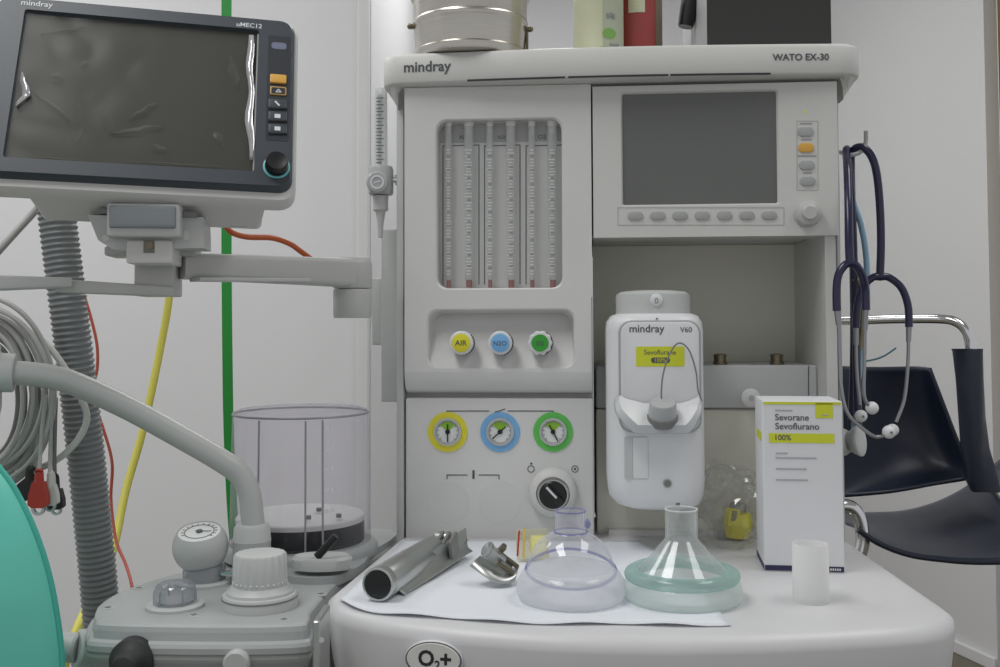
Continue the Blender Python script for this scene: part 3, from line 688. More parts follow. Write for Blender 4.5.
# breathing bag hanging on the bag arm
bag_rim = [W(x, y, .86) for x, y in ((-14, 440), (-5, 462), (12, 485), (31, 522), (46, 564), (56, 610), (62, 665), (58, 720), (40, 775), (0, 820))]
bx0 = W(-24, 500, .86).x; ey_ = .86
mb = MB(); loops = []
prof = spline(bag_rim, 4)
for p in prof:
    h = max(p.x-bx0, .010); th = min(h*.62, .04)
    loops.append([V(bx0+h*math.cos(t), ey_+th*math.sin(t)*(abs(math.sin(t))**.3), p.z) for t in [2*PI*i/32 for i in range(32)]])
mb.loft(loops, True, True); bagb = thing('breathing_bag', 'teal rubber breathing bag hanging at the lower left edge of the picture', 'breathing bag', (bx0, ey_, e.z-.45))
mb.build('bag_body', TEAL, bagb, sharp=70)
mb = MB(); mb.tube([V(max(p.x, bx0+.012), ey_, p.z) for p in prof], .0028, 8, 1, smooth=False); mb.tube([V(2*bx0-max(p.x, bx0+.012), ey_, p.z) for p in prof], .0028, 8, 1, smooth=False); mb.build('bag_seam', TEALD, bagb)
mb = MB(); mb.tube([W(-34, 388, .98), W(-40, 412, .93), W(-30, 455, .86)], .0125, 16, 6); mb.build('bag_neck', TEALD, bagb)

# ------------------------------------------------------------------ patient monitor
MO = Frame((-.34858, .985, 1.32449), (R(-22.2), R(1.61), R(13.69)))
mon = thing('patient_monitor', 'dark slate patient monitor with film on its screen, top left', 'patient monitor', MO.M @ MO.at(140, 205, .05))
def qp(n, mb, m, parent=mon, **k): return mb.build(n, m, parent, **k)
xl, xr2 = MO.at(-20, 100).x, MO.at(293.5, 108).x
zt, zb = MO.at(285, 21).z, MO.at(285, 190.5).z
sx0, sx1, sz0, sz1 = -.1112, .1112, -.0837, .0837
mb = MB(MO)
L = [rrect(xl+.003, xr2-.003, zb+.003, zt-.003, .012, -.003), rrect(xl, xr2, zb, zt, .013, .003), rrect(xl, xr2, zb, zt, .013, .014)]
inner = [rrect(sx0, sx1, sz0, sz1, .003, -.003), rrect(sx0+.002, sx1-.002, sz0+.002, sz1-.002, .003, .003)]
mb.loft(list(reversed(L))+inner, True, False); bz = qp('front_bezel', mb, BEZEL)
mb = MB(MO); mb.box(((sx0+sx1)/2, .004, (sz0+sz1)/2), (sx1-sx0, .003, sz1-sz0)); scn = qp('monitor_screen', mb, DSCREEN)
zc = MO.at(285, 206, .012).z
mb = MB(MO)
mb.loft([rrect(xl-.002, xr2+.003, zc+.003, zt+.003, .015, .006), rrect(xl-.004, xr2+.004, zc, zt+.004, .016, .011), rrect(xl-.004, xr2+.004, zc+.001, zt+.004, .016, .024), rrect(xl+.004, xr2-.006, zc+.012, zt-.002, .018, .034), rrect(xl+.03, xr2-.03, zc+.05, zt-.03, .018, .09)], True, True)
cs = qp('casing', mb, WHITE2)
mb = MB(MO)     # lower rear body
xa_, xb_ = MO.at(38, 215, .05).x, MO.at(262, 215, .05).x; zl = MO.at(255, 229, .06).z
mb.loft([rrect(xa_-.006, xb_+.003, zc+.002, zc+.03, .004, .0225), rrect(xa_, xb_, zl+.002, zc+.03, .006, .058), rrect(xa_, xb_, zl+.004, zc+.03, .006, .068), rrect(xa_+.006, xb_-.006, zl+.02, zc+.03, .006, .09)], True, True)
qp('battery_housing', mb, WHITE2)
mb = MB(MO)
for px, py in ((11, 193), (262, 206)): 
    c = MO.at(px, py, .02); mb.box((c.x, .0112, zc+.0065), (.018, .003, .0030), None, .001)
c = MO.at(238, 227, .06); mb.box((c.x, .058, zl+.004), (.018, .006, .003)); qp('casing_slot', mb, DARKB, cs)
# wrinkled film
random.seed(3)
def filmfn(u, v):
    x = sx0+.001+(sx1-sx0-.003)*u; z = sz0+.001+(sz1-sz0-.002)*v
    n_ = noise.noise(V(x*22, z*22, 3.1))*.0018
    return V(x, .0006-abs(n_)*.8, z)
mb = MB(MO); mb.grid(filmfn, 64, 40); flm = qp('screen_film', mb, FILM, scn)
mb = MB(MO)
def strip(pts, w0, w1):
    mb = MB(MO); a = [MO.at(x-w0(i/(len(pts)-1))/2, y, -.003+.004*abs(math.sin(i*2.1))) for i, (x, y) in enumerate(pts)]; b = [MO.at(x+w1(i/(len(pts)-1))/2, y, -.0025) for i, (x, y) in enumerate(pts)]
    mb.loft([a, b], closed=False); qp('film_glint', mb, FILMW, flm, solid=.0002)  # whitish strip standing in for a lamp reflection on the film
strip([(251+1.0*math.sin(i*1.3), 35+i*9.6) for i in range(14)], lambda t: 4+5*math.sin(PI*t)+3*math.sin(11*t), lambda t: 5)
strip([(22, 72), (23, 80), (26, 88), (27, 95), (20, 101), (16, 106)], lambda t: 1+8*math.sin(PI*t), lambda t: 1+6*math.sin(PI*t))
mb = MB(MO); mb.slab(255, 34, 258.5, 172, -.0012, .003); qp('film_border', mb, KEYG, flm)
random.seed(11)     # raised creases of the film
CRM = clear('film_crease', (240, 240, 240), (176, 176, 166), .16, .3, .012, .3)
for (x0, y0, dx, dy, w) in ((40, 34, 50, -8, 3), (75, 100, 3, 42, 6), (105, 108, 6, 26, 5), (112, 134, 50, -8, 5), (130, 118, 26, -14, 4), (34, 92, 36, 28, 4), (230, 55, 8, 34, 4), (50, 75, 12, 4, 7), (80, 65, 10, -3, 5), (150, 144, 18, 8, 4), (215, 140, 8, -4, 9), (30, 155, 60, 6, 2), (130, 160, 90, 6, 2)):
    mb = MB(MO); w = w*2.2
    pts = [MO.at(x0+dx*t/6+random.uniform(-1.5, 1.5), y0+dy*t/6+random.uniform(-1.5, 1.5), -.0005) for t in range(7)]
    q = MO.sc(x0, y0); a = []; b = []; m_ = []
    for i, p in enumerate(pts):
        hw = w*.5*q*math.sin(PI*(i+.3)/6.6)+.0003; dirv = V(-dy, 0, dx).normalized() if False else V(dy, 0, dx).normalized()
        nrm = V(-dirv.x, 0, dirv.z); nrm = V(dy, 0, dx).normalized()
        a.append(p+nrm*hw+V(0, .002, 0)); m_.append(p); b.append(p-nrm*hw+V(0, .002, 0))
    mb.loft([a, m_, b], closed=False); qp('film_crease', mb, CRM, flm)
mb = MB(MO); mb.text('uMEC12', 236.5, 262, 26, -.0033, .012); mb.text('mindray', 21, 53, 4.5, -.0033, .012); qp('bezel_lettering', mb, WINK, bz)
mb = MB(MO); mb.slab(267, 36, 290, 141, -.0032, .0, 2); kp = qp('key_panel', mb, DARKB, bz)
mb = MB(MO); mb.slab(271.5, 42.5, 286.5, 49, -.0034, 0, 3); qp('alarm_lamp', mb, mat('lamp_lilac', (112, 118, 142), .4), kp)
mb = MB(MO); mb.slab(270, 74, 286.5, 82.5, -.0055, 0, 1.5, .0008); qp('alarm_key', mb, ORANGE, kp)
mb = MB(MO); mb.slab(270, 86.3, 286.5, 94.8, -.0045, 0, 1.5, .0006); q_ = qp('pause_key', mb, mat('key_tan', (176, 140, 84), .4), kp)
mb = MB(MO); mb.slab(271.5, 87.6, 285, 93.5, -.0047, 0, 1); qp('pause_key_face', mb, DARKB, q_)
mb = MB(MO); mb.line([(276, 92), (278.5, 89.2), (281, 92), (276, 92)], .9, -.0049); qp('bell_mark', mb, WINK, q_)
for i, y in enumerate((104, 116.5, 129)):
    mb = MB(MO); mb.slab(268.5, y-5, 287, y+4, -.0042, 0, 1.5, .0007); k_ = qp('menu_key', mb, BEZEL, kp)
    mb = MB(MO); mb.line([(268.5, y+4.2), (286.5, y+4.6)], 1.4, -.0043); qp('key_edge', mb, BLACK, k_)
    mb = MB(MO)
    if i == 0: mb.line([(275.5, y-2.5), (279, y+1.2)], 1.8, -.0044)
    else: mb.slab(274.5, y-2.6, 280.5, y+1.4, -.0044, -.004, .6)
    qp('key_mark', mb, WINK, k_)
mb = MB(MO); mb.turn(276.5, 167, -.003, [(13.6, -.001), (13.6, .0008), (12.2, .0012)], 36); kr = qp('knob_ring', mb, TEALRING, bz)
mb = MB(MO); mb.turn(276.5, 167, -.003, [(11.8, 0), (11.4, .010), (10, .013), (7, .0125), (3, .012)], 36); qp('rotary_knob', mb, BLACK, kr)

# ------------------------------------------------------------------ monitor arm
arm = thing('monitor_arm', 'pale grey jointed monitor arm with latch, running under the patient monitor', 'monitor arm', W(352, 318, 1.16))
def ap(n, mb, m, parent=arm, **k): return mb.build(n, m, parent, **k)
fa_ = Frame((0, 1.16, 0))
mb = MB(); c = W(352.5, 318, 1.16); q = 1.16/FP
mb.lathe(c, (0, 0, 1), [(18*q, 0), (19*q, .002), (19.4*q, .031), (18.5*q, .0325)], 36); ap('lower_knuckle', mb, ARMM)
mb = MB(); mb.lathe(c, (0, 0, 1), [(18.8*q, .0335), (19.6*q, .035), (19.6*q, .060), (17.5*q, .067), (13*q, .069)], 36); 
def bar(mb, p0, p1, w, h0, h1, bev=.003):          # bar from p0 to p1 (points on its centre line), heights at each end
    d = (p1-p0); u = d.normalized(); s = V(u.y, -u.x, 0).normalized()*(w/2)
    L = []
    for p, h in ((p0, h0), (p1, h1)):
        for_l = rrect(-w/2, w/2, -h/2, h/2, bev, 0, 3)
        L.append([p+s.normalized()*v.x+V(0, 0, v.z) for v in for_l])
    mb.loft(L, True, True)
bar(mb, W(352, 273, 1.155), W(180, 266, 1.04), .034, .032, .026, .006); ap('upper_beam', mb, ARMM, sharp=50)
mb = MB(); bar(mb, W(305, 280.5, 1.11), W(195, 279.5, 1.03), .026, .004, .004, .001); ap('beam_cover', mb, LGREY)
fb = Frame(W(155, 262, 1.03), (0, 0, R(8)))
mb = MB(fb); mb.slab(134, 262, 174, 296, -.018, .03, 2, .002); ap('beam_bracket', mb, ARMM)
mb = MB(fb); mb.slab(126, 240, 172, 263.5, -.060, .01, 3, .002); cl = ap('clamp', mb, WHITE2)
mb = MB(fb); mb.slab(143.5, 240.5, 154.5, 253, -.0606, -.05); sr = ap('clamp_recess', mb, CABLED, cl)
mb = MB(fb); mb.dot(149, 245.5, 4.3, -.062, -.05); ap('clamp_screw', mb, BRONZE, sr)
mb = MB(fb); mb.slab(104, 246, 195, 256, -.012, .03, 3, .002); ap('swivel_plate', mb, ARMM)
mb = MB(fb)
P = [(88, 215), (203, 217), (204, 248), (112, 249), (98, 240)]
mb.loft([[fb.at(x, y, -.055) for x, y in P], [fb.at(x, y, -.055)+V(0, .05, 0) for x, y in P]], True, True); pl = ap('mount_plate', mb, LGREY)
mb = MB(fb); mb.slab(102, 235, 109, 241, -.0555, -.05, 3); mb.slab(183, 230, 189, 240, -.0555, -.05, 3); ap('plate_slot', mb, WHITE2, pl)
mb = MB(fb); mb.slab(106, 203, 180, 237, -.072, -.03, 3, .003); la = ap('latch', mb, LGREY)
mb = MB(fb); mb.slab(108.5, 205.5, 175.5, 228, -.075, -.06, 2, .0025); ap('latch_lever', mb, LATCH, la)
mb = MB(fb); mb.slab(97, 208.5, 107, 213.5, -.060, -.05, 1); ap('latch_gap', mb, CABLED, la); mb = MB(fb); mb.slab(179.5, 211.5, 197, 217, -.060, -.05, 1); ap('latch_gap', mb, CABLED, la)
mb = MB(); bar(mb, W(174, 292, 1.02), W(60, 286, 1.0), .03, .010, .013, .002); ap('lower_beam', mb, ARMM)
mb = MB(); bar(mb, W(66, 286, 1.0), W(28, 285, .99), .026, .006, .006, .002); bar(mb, W(70, 283, .995), W(-40, 283, .95), .03, .009, .017, .002); ap('left_beam', mb, LGREY)


# ------------------------------------------------------------------ hoses and cables at the left
def hose_pts(pts, n=24): return spline(pts, n)
P = hose_pts([W(55, 200, 1.12), W(60, 240, 1.12), W(70, 320, 1.12), W(82, 420, 1.13), W(92, 515, 1.14), W(101, 612, 1.15), W(105, 690, 1.16)], 24)
mb = MB(); N = len(P); tot = sum((P[i+1]-P[i]).length for i in range(N-1)); pitch = .0064; nst = int(tot/pitch*10)
acc = [0]
for i in range(N-1): acc.append(acc[-1]+(P[i+1]-P[i]).length)
def along(s_):
    for i in range(N-1):
        if acc[i+1] >= s_: return P[i].lerp(P[i+1], (s_-acc[i])/(acc[i+1]-acc[i]))
    return P[-1]
Q = [along(tot*i/nst) for i in range(nst+1)]
mb.tube(Q, lambda t: .0192+.0010*math.cos(2*PI*t*tot/pitch), 24, 1, smooth=False)
tag(mb.build('corrugated_hose', HOSE, None, sharp=80), 'thick grey corrugated hose running down behind the curved grey arm', 'hose')
mb = MB()
Pg = spline([V(W(226.5, -40, 1.75).x, 1.75, 2.748), V(W(226.5, -40, 1.75).x, 1.75, 2.2), W(226.5, -40, 1.75), W(227, 120, 1.75), W(226.5, 240, 1.75), W(227.5, 360, 1.75), W(229, 440, 1.75), W(233, 520, 1.75), W(240, 600, 1.75)], 8)
mb.loft([[p+V(-.0085, -.0012, 0), p+V(.0085, -.0012, 0), p+V(.0085, .0012, 0), p+V(-.0085, .0012, 0)] for p in Pg], True, True)
tag(mb.build('green_strap', STRAP), 'flat green strap hanging down the wall behind the monitor', 'strap')
mb = MB(); mb.tube([W(176, 200, 1.55), W(170, 290, 1.55), W(160, 350, 1.55), W(143, 430, 1.53), W(126, 490, 1.5), W(113, 550, 1.45), W(95, 590, 1.38), W(74, 636, 1.3), W(60, 680, 1.28)], .0058, 12); tag(mb.build('yellow_hose', YHOSE), 'thin pale yellow hose slanting down behind the curved arm', 'hose')
mb = MB(); mb.tube([W(225, 226, 1.12), W(233, 233, 1.12), W(248, 237, 1.13), W(272, 238, 1.15), W(290, 244, 1.17), W(303, 253, 1.18), W(325, 268, 1.2), W(350, 275, 1.22)], .0032, 10); tag(mb.build('orange_cable', OCAB), 'short orange brown cable curving from under the monitor to the arm', 'cable')
mb = MB(); mb.tube([W(84, 295, 1.3), W(91, 318, 1.3), W(97, 345, 1.3), W(97, 370, 1.3), W(92, 395, 1.3), W(103, 428, 1.3), W(112, 462, 1.3), W(111, 500, 1.3), W(116, 540, 1.28), W(126, 565, 1.25), W(133, 592, 1.2), W(138, 640, 1.17)], .0020, 8); tag(mb.build('red_wire', RCAB), 'thin red wire running down beside the corrugated hose', 'wire')
mb = MB(); mb.tube([W(-20, 272, 1.12), W(0, 249, 1.12), W(33, 213, 1.14), W(50, 196, 1.14)], .0044, 10); tag(mb.build('grey_tube', CABLE), 'straight light grey tube slanting up behind the left end of the monitor', 'tube')
# coiled cables
mb = MB(); random.seed(5); pts = []
for k in range(9):
    rx = 36+k*4.2+random.uniform(-1.5, 1.5); ry = 66+k*3.4+random.uniform(-4, 4); cx_, cy_ = -16+random.uniform(-2, 2), 392+random.uniform(-6, 6)
    for i in range(20):
        t = 2*PI*i/20; rxx = rx+(4.2*i/20); pts.append(W(cx_+rxx*math.sin(t), cy_-ry*math.cos(t), .1045*10+.0035*((k*3) % 7-3)+.003*math.sin(t*2)))
mb.tube(pts, .0026, 8, 4); tag(mb.build('coiled_cable', CABLE), 'grey monitor cable coiled in many turns at the left edge of the picture', 'cable')
mb = MB(); pts = []
for k in range(5):
    rx = 30+k*7; ry = 58+k*6.5; cx_, cy_ = -12, 400
    for i in range(18):
        t = 2*PI*i/18; pts.append(W(cx_+rx*math.sin(t), cy_-ry*math.cos(t), 1.075+.004*(k % 2)))
mb.tube(pts, .0026, 8, 4); tag(mb.build('coiled_cable', CABLED), 'darker grey cable coiled behind the pale coil at the left edge', 'cable')
mb = MB(); mb.tube([W(5, 334, 1.06), W(25, 330, 1.06), W(48, 346, 1.06), W(66, 370, 1.06), W(80, 396, 1.06), W(87, 418, 1.06), W(79, 438, 1.06), W(62, 456, 1.055), W(40, 468, 1.05), W(15, 474, 1.05), W(-15, 468, 1.05)], .0034, 10); tag(mb.build('looped_tube', CABLEW), 'white tube looping out in front of the corrugated hose', 'tube')
def lead(name, label, pts, mc, clip, mclip):
    t = thing(name, label, 'electrode lead', clip-V(0, 0, .03))
    mb = MB(); mb.tube(pts, .0021, 8); mb.build('lead_wire', mc, t)
    mb = MB(); mb.tube([pts[-1]+V(0, -.001, .004), clip+V(0, 0, .012), clip], lambda t_: .0032+.0016*t_, 10, 4); mb.build('strain_relief', mclip, t)
    return t
def snap_clip(t, c, m, s=1.0, tilt=0.0):
    fc = Frame(c, (0, tilt, 0)); mb = MB(fc)
    o = [(-.005, .004), (.005, .004), (.0085, -.008), (.009, -.017), (.005, -.020), (-.005, -.020), (-.009, -.017), (-.0085, -.008)]
    mb.loft([[V(x*s, y, z*s) for x, z in o] for y in (-.004, -.003, .004)], True, True); o_ = mb.build('clip_body', m, t)
    mb = MB(fc); ring2(mb, .0035*s, .0062*s, 0, .003, 20)
    for v in mb.bm.verts: v.co.z -= .021*s; v.co.y -= .002
    mb.build('snap_ring', LSTEEL, o_)
c = W(39, 484, 1.015); t = lead('electrode_lead', 'grey electrode lead ending in a red snap clip', [W(46, 395, 1.03), W(42, 430, 1.03), W(40, 460, 1.02), W(39, 476, 1.015)], CABLE, c, CLIPRED); snap_clip(t, c+V(0, 0, -.002), CLIPRED, 1.05)
c = W(51, 488, 1.025); t = lead('electrode_lead', 'grey electrode lead ending in a white snap clip', [W(52, 395, 1.04), W(51, 430, 1.035), W(50, 460, 1.03), W(50, 476, 1.025)], CABLE, c, CABLEW); snap_clip(t, c, CABLEW, .85)
c = W(55, 490, 1.04); t = lead('electrode_lead', 'grey electrode lead ending in a black snap clip beside the white clip', [W(56, 398, 1.05), W(55, 430, 1.045), W(54.5, 460, 1.045), W(55, 480, 1.04)], CABLED, c, MATTEB); snap_clip(t, c+V(.002, 0, -.002), MATTEB, .85)
c = W(30, 482, 1.03); t = lead('electrode_lead', 'electrode lead ending in a black clip left of the red clip', [W(36, 395, 1.05), W(37, 430, 1.045), W(36, 460, 1.04), W(34, 474, 1.03)], CABLE, c, MATTEB); snap_clip(t, c, MATTEB, .95, .6)

# ------------------------------------------------------------------ things on the top shelf
def shelf_pt(px, Y): return V(X_(px, 40, Y), Y, ZS)
c = shelf_pt(470.5, 1.23); q = 1.23/FP
pot = thing('steel_drum', 'round stainless steel drum standing at the left of the top shelf', 'drum', c)
mb = MB(); mb.lathe(c, (0, 0, 1), [(54*q, 0), (56*q, .001), (57*q, .004), (57*q, .010), (55.5*q, .012), (57*q, .040), (57.8*q, .042), (58.3*q, .045), (57.8*q, .048), (57*q, .049), (57.6*q, .074), (60*q, .076), (60*q, .080)], 64); mb.build('drum_body', STEEL, pot)
mb = MB(); mb.lathe(c, (0, 0, 1), [(60.5*q, .079), (61*q, .082), (61*q, .105), (58*q, .112), (20*q, .118)], 64); mb.build('drum_lid', STEEL, pot)
for sx in (-1, 1):
    mb = MB(); p = c+V(sx*56.5*q, -.010, .038 if sx > 0 else .042); mb.cyl(p, p+V(sx*.004, -.001, 0), .0034, None, 14); mb.ball(p+V(sx*.0045, -.001, 0), .0036, 12, 8); cl = mb.build('pivot_stud', BRONZE, pot)
    if sx > 0:
        mb = MB(); mb.box(p+V(.0005, 0, -.016), (.003, .006, .028), None, .001); mb.build('drum_clasp', BRONZE, cl)
c = shelf_pt(598.5, 1.225); q = 1.225/FP
can = thing('tin_can', 'cream and green tin can on the top shelf beside the red can', 'can', c)
mb = MB(); mb.lathe(c, (0, 0, 1), [(25*q, 0), (25.6*q, .002), (25.2*q, .004), (25.2*q, .1), (25.6*q, .102), (24*q, .104)], 48); mb.build('can_body', CANC, can)
def patch(c, r, a0, a1, z0, z1, m, name, parent, lift=.0004):
    mb = MB(); mb.grid(lambda u, v: c+V((r+lift)*math.cos(R(a0+(a1-a0)*u)), (r+lift)*math.sin(R(a0+(a1-a0)*u)), z0+(z1-z0)*v), 12, 2); return mb.build(name, m, parent)
def arcpatch(c, r, a0, a1, z0, z1, m, name, parent, lift=.0006):
    mb = MB(); mb.grid(lambda u, v: c+V((r+lift)*math.cos(R(a0+(a1-a0)*u)), (r+lift)*math.sin(R(a0+(a1-a0)*u)), z0+(z1*math.sin(PI*u))*v), 16, 2); return mb.build(name, m, parent)
lab = patch(c, 25.2*q, -85, -20, .004, .1, CANL, 'can_label', can)
arcpatch(c, 25.3*q, -118, -45, .004, .006, CANG, 'green_band', lab)
mb = MB()
for i in range(20): pass
fcan = Frame(c+V(.010, -25.4*q-.0004+.002, .026), (0, 0, R(18)))
mb = MB(fcan); mb.lathe((0, 0, 0), (0, -1, 0), [(.0085, 0), (.0085, .0004)], 24, 1, .75); mb.build('green_mark', CANG, lab)
mb = MB(fcan); 
for k in range(3): mb.box((-.002+.004*k, -.0002, .021+.001*(k % 2)), (.003, .0005, .006))
mb.box((.006, -.0002, -.013), (.012, .0005, .0025)); mb.build('label_print', mat('print_grey', (130, 140, 140), .5), lab)
c = shelf_pt(637.5, 1.262); q = 1.262/FP
can = thing('tin_can', 'red tin can on the top shelf right of the cream can', 'can', c)
mb = MB(); mb.lathe(c, (0, 0, 1), [(24*q, 0), (25*q, .002), (24.6*q, .004), (24.6*q, .1), (25*q, .102), (23*q, .104)], 48); mb.build('can_body', CANR, can)
lab = patch(c, 24.6*q, -52, 20, .003, .101, CANO, 'brown_label', can)
patch(c, 24.6*q, -118, -80, .062, .1, CANC, 'cream_label', can)
# black box
Yb = 1.19; x0 = X_(707, 30, Yb); x1 = X_(831, 30, Yb)
bbx = thing('black_box', 'black fronted box with grey side on the right of the top shelf', 'box', V((x0+x1)/2, Yb+.08, ZS))
mb = MB(); mb.box(((x0+x1)/2+.001, Yb+.085, ZS+.06), (x1-x0-.002, .168, .12), None, .001); mb.build('box_carton', BBOXS, bbx)
mb = MB(); mb.box(((x0+x1)/2, Yb, ZS+.06), (x1-x0, .003, .12), None, .0006); mb.build('black_front', BBOX, bbx)
mb = MB(); mb.box((x0-.0006, Yb+.09, ZS+.06), (.0008, .0016, .118)); mb.build('carton_fold', FINK, bbx)
mb = MB(); p0, p1 = W(685.5, 27, 1.27), W(696, -25, 1.27); mb.tube([p0, p0.lerp(p1, .3), p0.lerp(p1, .7), p1], lambda t: .0095+.005*t, 10, 4); o = mb.build('carry_strap', BLACK, bbx)
# ------------------------------------------------------------------ side flowmeter
fm = thing('oxygen_flowmeter', 'small clear tube flowmeter fixed on the left side of the machine', 'flowmeter', W(380, 238, 1.215))
Yq = 1.215; q = Yq/FP
mb = MB(); mb.cyl(W(381, 168, Yq), W(381, 89, Yq), 6.6*q, 6.2*q, 20); mb.build('scale_tube', TUBEG, fm)
mb = MB(); mb.cyl(W(380, 168, Yq), W(380, 95, Yq), 2.2*q, 3*q, 12)
ff = Frame((0, Yq-.0085, 0))
mb2 = MB(ff)
for i in range(20): mb2.line([(376.5, 98+i*3.4), (381 if i % 2 else 383.5, 98+i*3.4)], .8, 0)
mb2.build('graduation', INK, fm); mb.build('inner_tube', GREY, fm)
mb = MB(); mb.lathe(W(381, 195, Yq), (0, 0, 1), [(11*q, 0), (12.5*q, .002), (12.5*q, .03), (11*q, .034), (8*q, .035)], 30); mb.build('valve_body', GREY, fm)
mb = MB(ff); mb.turn(377, 182, -.012, [(11, -.012), (11, -.002), (9.5, 0)], 30); k_ = mb.build('valve_knob', GREY, fm)
mb = MB(ff); mb.ring(377, 182, 5.2, 7, -.0128, .001); mb.line([(374, 183), (380, 181)], 1.2, -.0124); mb.build('knob_mark', WINK, k_)
mb = MB(); mb.lathe(W(380.5, 196, Yq), (0, 0, -1), [(8*q, 0), (7.6*q, .006), (7.8*q, .017), (5*q, .019), (3.2*q, .033), (2.4*q, .050)], 24); mb.build('outlet_cone', LGREY, fm)
mb = MB(); mb.cyl(W(391, 180, Yq), W(401.5, 180, Yq), 3*q, None, 14); mb.cyl(W(395, 180, Yq), W(399, 180, Yq), 5.5*q, None, 18); mb.build('mounting_stem', CHROME, fm)

# ------------------------------------------------------------------ things on the worktop
# paper
mb = MB(); ed_l = [(404, 541.5), (385, 560), (362, 580), (339.5, 601.5)]; ed_r = [(640, 541.5), (668, 560), (700, 590), (731, 627)]
ed_f = spline([G(x, y, ZT) for x, y in ((339.5, 601.5), (352, 609), (375, 614.5), (400, 617), (450, 620), (500, 624), (560, 626), (620, 625.5), (680, 627.5), (731, 627))], 6)
lf = [0]
for a_, b_ in zip(ed_f, ed_f[1:]): lf.append(lf[-1]+(b_-a_).length)
def front_at(u):
    t = u*lf[-1]
    for i in range(len(lf)-1):
        if lf[i+1] >= t-1e-9: return ed_f[i].lerp(ed_f[i+1], (t-lf[i])/(lf[i+1]-lf[i]))
def paperfn(u, v):
    i = min(2, int(v*3)); t = v*3-i
    a = G(*ed_l[i], ZT).lerp(G(*ed_l[i+1], ZT), t); b = G(*ed_r[i], ZT).lerp(G(*ed_r[i+1], ZT), t)
    p = a.lerp(b, u); s0 = G(*ed_l[3], ZT).lerp(G(*ed_r[3], ZT), u)
    p = p+(front_at(u)-s0)*max(0, (v-.4)/.6)
    p.z = ZT+.0008+.0008*(noise.noise(V(p.x*18, p.y*18, .3))+.6)
    if v > .95: p.z += .0010*(1+math.sin(u*31))
    return p
mb.grid(paperfn, 40, 24); tag(mb.build('paper_sheet', PAPER, None, solid=.0004), 'white paper sheet spread on the worktop under the masks', 'paper')
ZP = ZT+.0022
# laryngoscope
hr = .0152
hf = V(X_(377.5, 586, .925), .925, ZP+hr); hb = V(X_(436, 552, 1.075), 1.075, ZP+hr*.95)
lg = thing('laryngoscope', 'silver laryngoscope with round black end lying at the left of the paper', 'laryngoscope', V(hf.x, hf.y, ZP))
ax = (hb-hf).normalized(); Lh = (hb-hf).length
mb = MB(); mb.lathe(hf, ax, [(hr*.80, .001), (hr*.86, 0), (hr*.98, .0006), (hr, .002), (hr, .008), (hr*.95, .009), (hr*.95, .012), (hr, .013), (hr, Lh*.55), (hr*.97, Lh*.56), (hr*.97, Lh*.92), (hr*.8, Lh)], 40); mb.build('handle', LSTEEL, lg)
mb = MB(); mb.lathe(hf-ax*.0004, ax, [(hr*.78, 0), (hr*.80, .002)], 36); mb.build('end_cap', BLACK, lg)
side = V(ax.y, -ax.x, 0)
mb = MB(); mb.box(hb+V(.008, .006, .004), (.020, .018, .022), (0, 0, math.atan2(-ax.x, ax.y)), .002); hd_ = mb.build('hinge_block', LSTEEL, lg)
mb = MB(); 
for s_ in (-.007, .0, .007): mb.box(hb+side*s_+V(.012, -.008, .004), (.0035, .022, .022), (R(20), 0, math.atan2(-ax.x, ax.y)), .0005)
mb.build('hinge_slot', CABLED, hd_)
bpts = [W(468, 541, 1.10), W(458, 554, 1.08), W(444, 566, 1.045), W(429, 577, 1.01), W(412, 587, .975), W(399, 595, .95)]
Pb = spline(bpts, 6); mb = MB(); up_l, mid_l, lo_l = [], [], []
for i, p in enumerate(Pb):
    t = i/(len(Pb)-1); h = .022*(1-.45*t); d = (Pb[min(i+1, len(Pb)-1)]-Pb[max(i-1, 0)]).normalized(); s_ = V(-d.y, d.x, 0); s_ = -s_ if s_.x < 0 else s_
    zb_ = max(ZP, ZP+.006*(1-t)); 
    lo_l.append(V(p.x, p.y, zb_)+s_*.006); mid_l.append(V(p.x, p.y, zb_+.004)-s_*.001); up_l.append(V(p.x, p.y, zb_+h+.002)-s_*.004)
mb.loft([lo_l, mid_l, up_l], closed=False); mb.build('blade', LSTEEL, lg, solid=.0014, sharp=60)
mb = MB(); fl_ = [W(428, 545, 1.085), W(442, 541, 1.10), W(455, 544, 1.10), W(468, 539, 1.10)]
a_ = spline(fl_, 5); mb.loft([a_, [p+V(-.012, -.02, -.016) for p in a_]], closed=False); mb.build('blade_flange', LSTEEL, lg, solid=.0014)
# short blade
bc = G(495, 580, ZP)
sb = thing('laryngoscope_blade', 'short loose laryngoscope blade standing on the paper left of the clear mask', 'laryngoscope blade', bc)
mb = MB(); cv_ = [W(470, 566, .985), W(482, 574, .975), W(495, 582, .97), W(507, 583, .972), W(515, 581, .98)]
a_ = spline(cv_, 5); tp = spline([W(480, 556, 1.0), W(490, 562, 1.0), W(500, 568, 1.0), W(510, 570, 1.0), W(519, 565, 1.0)], 5)
for p in a_: p.z = max(p.z, ZP+.001)
mb.loft([a_, [(p+q_)/2+V(0, -.003, .001) for p, q_ in zip(a_, tp)], tp], closed=False); mb.build('curved_plate', LSTEEL, sb, solid=.0014, sharp=60)
mb = MB(); rot = (R(28), R(38), R(12)); cc = W(496, 557, .99)
mb.box(cc, (.018, .010, .013), rot, .0015); mb.box(cc+V(.009, 0, -.008), (.014, .014, .006), rot, .001); mb.box(cc+V(-.008, 0, .007), (.008, .013, .014), rot, .0025); hk = mb.build('hinge_block', LSTEEL, sb)
mb = MB(); mb.box(cc+V(.005, .004, .006), (.005, .008, .012), rot, .001); mb.box(cc+V(.013, .002, -.004), (.022, .004, .004), rot, .001); mb.cyl(cc+V(.002, -.008, -.004), cc+V(.016, -.006, -.014), .0022, None, 10); mb.build('hook', BRONZE, hk)

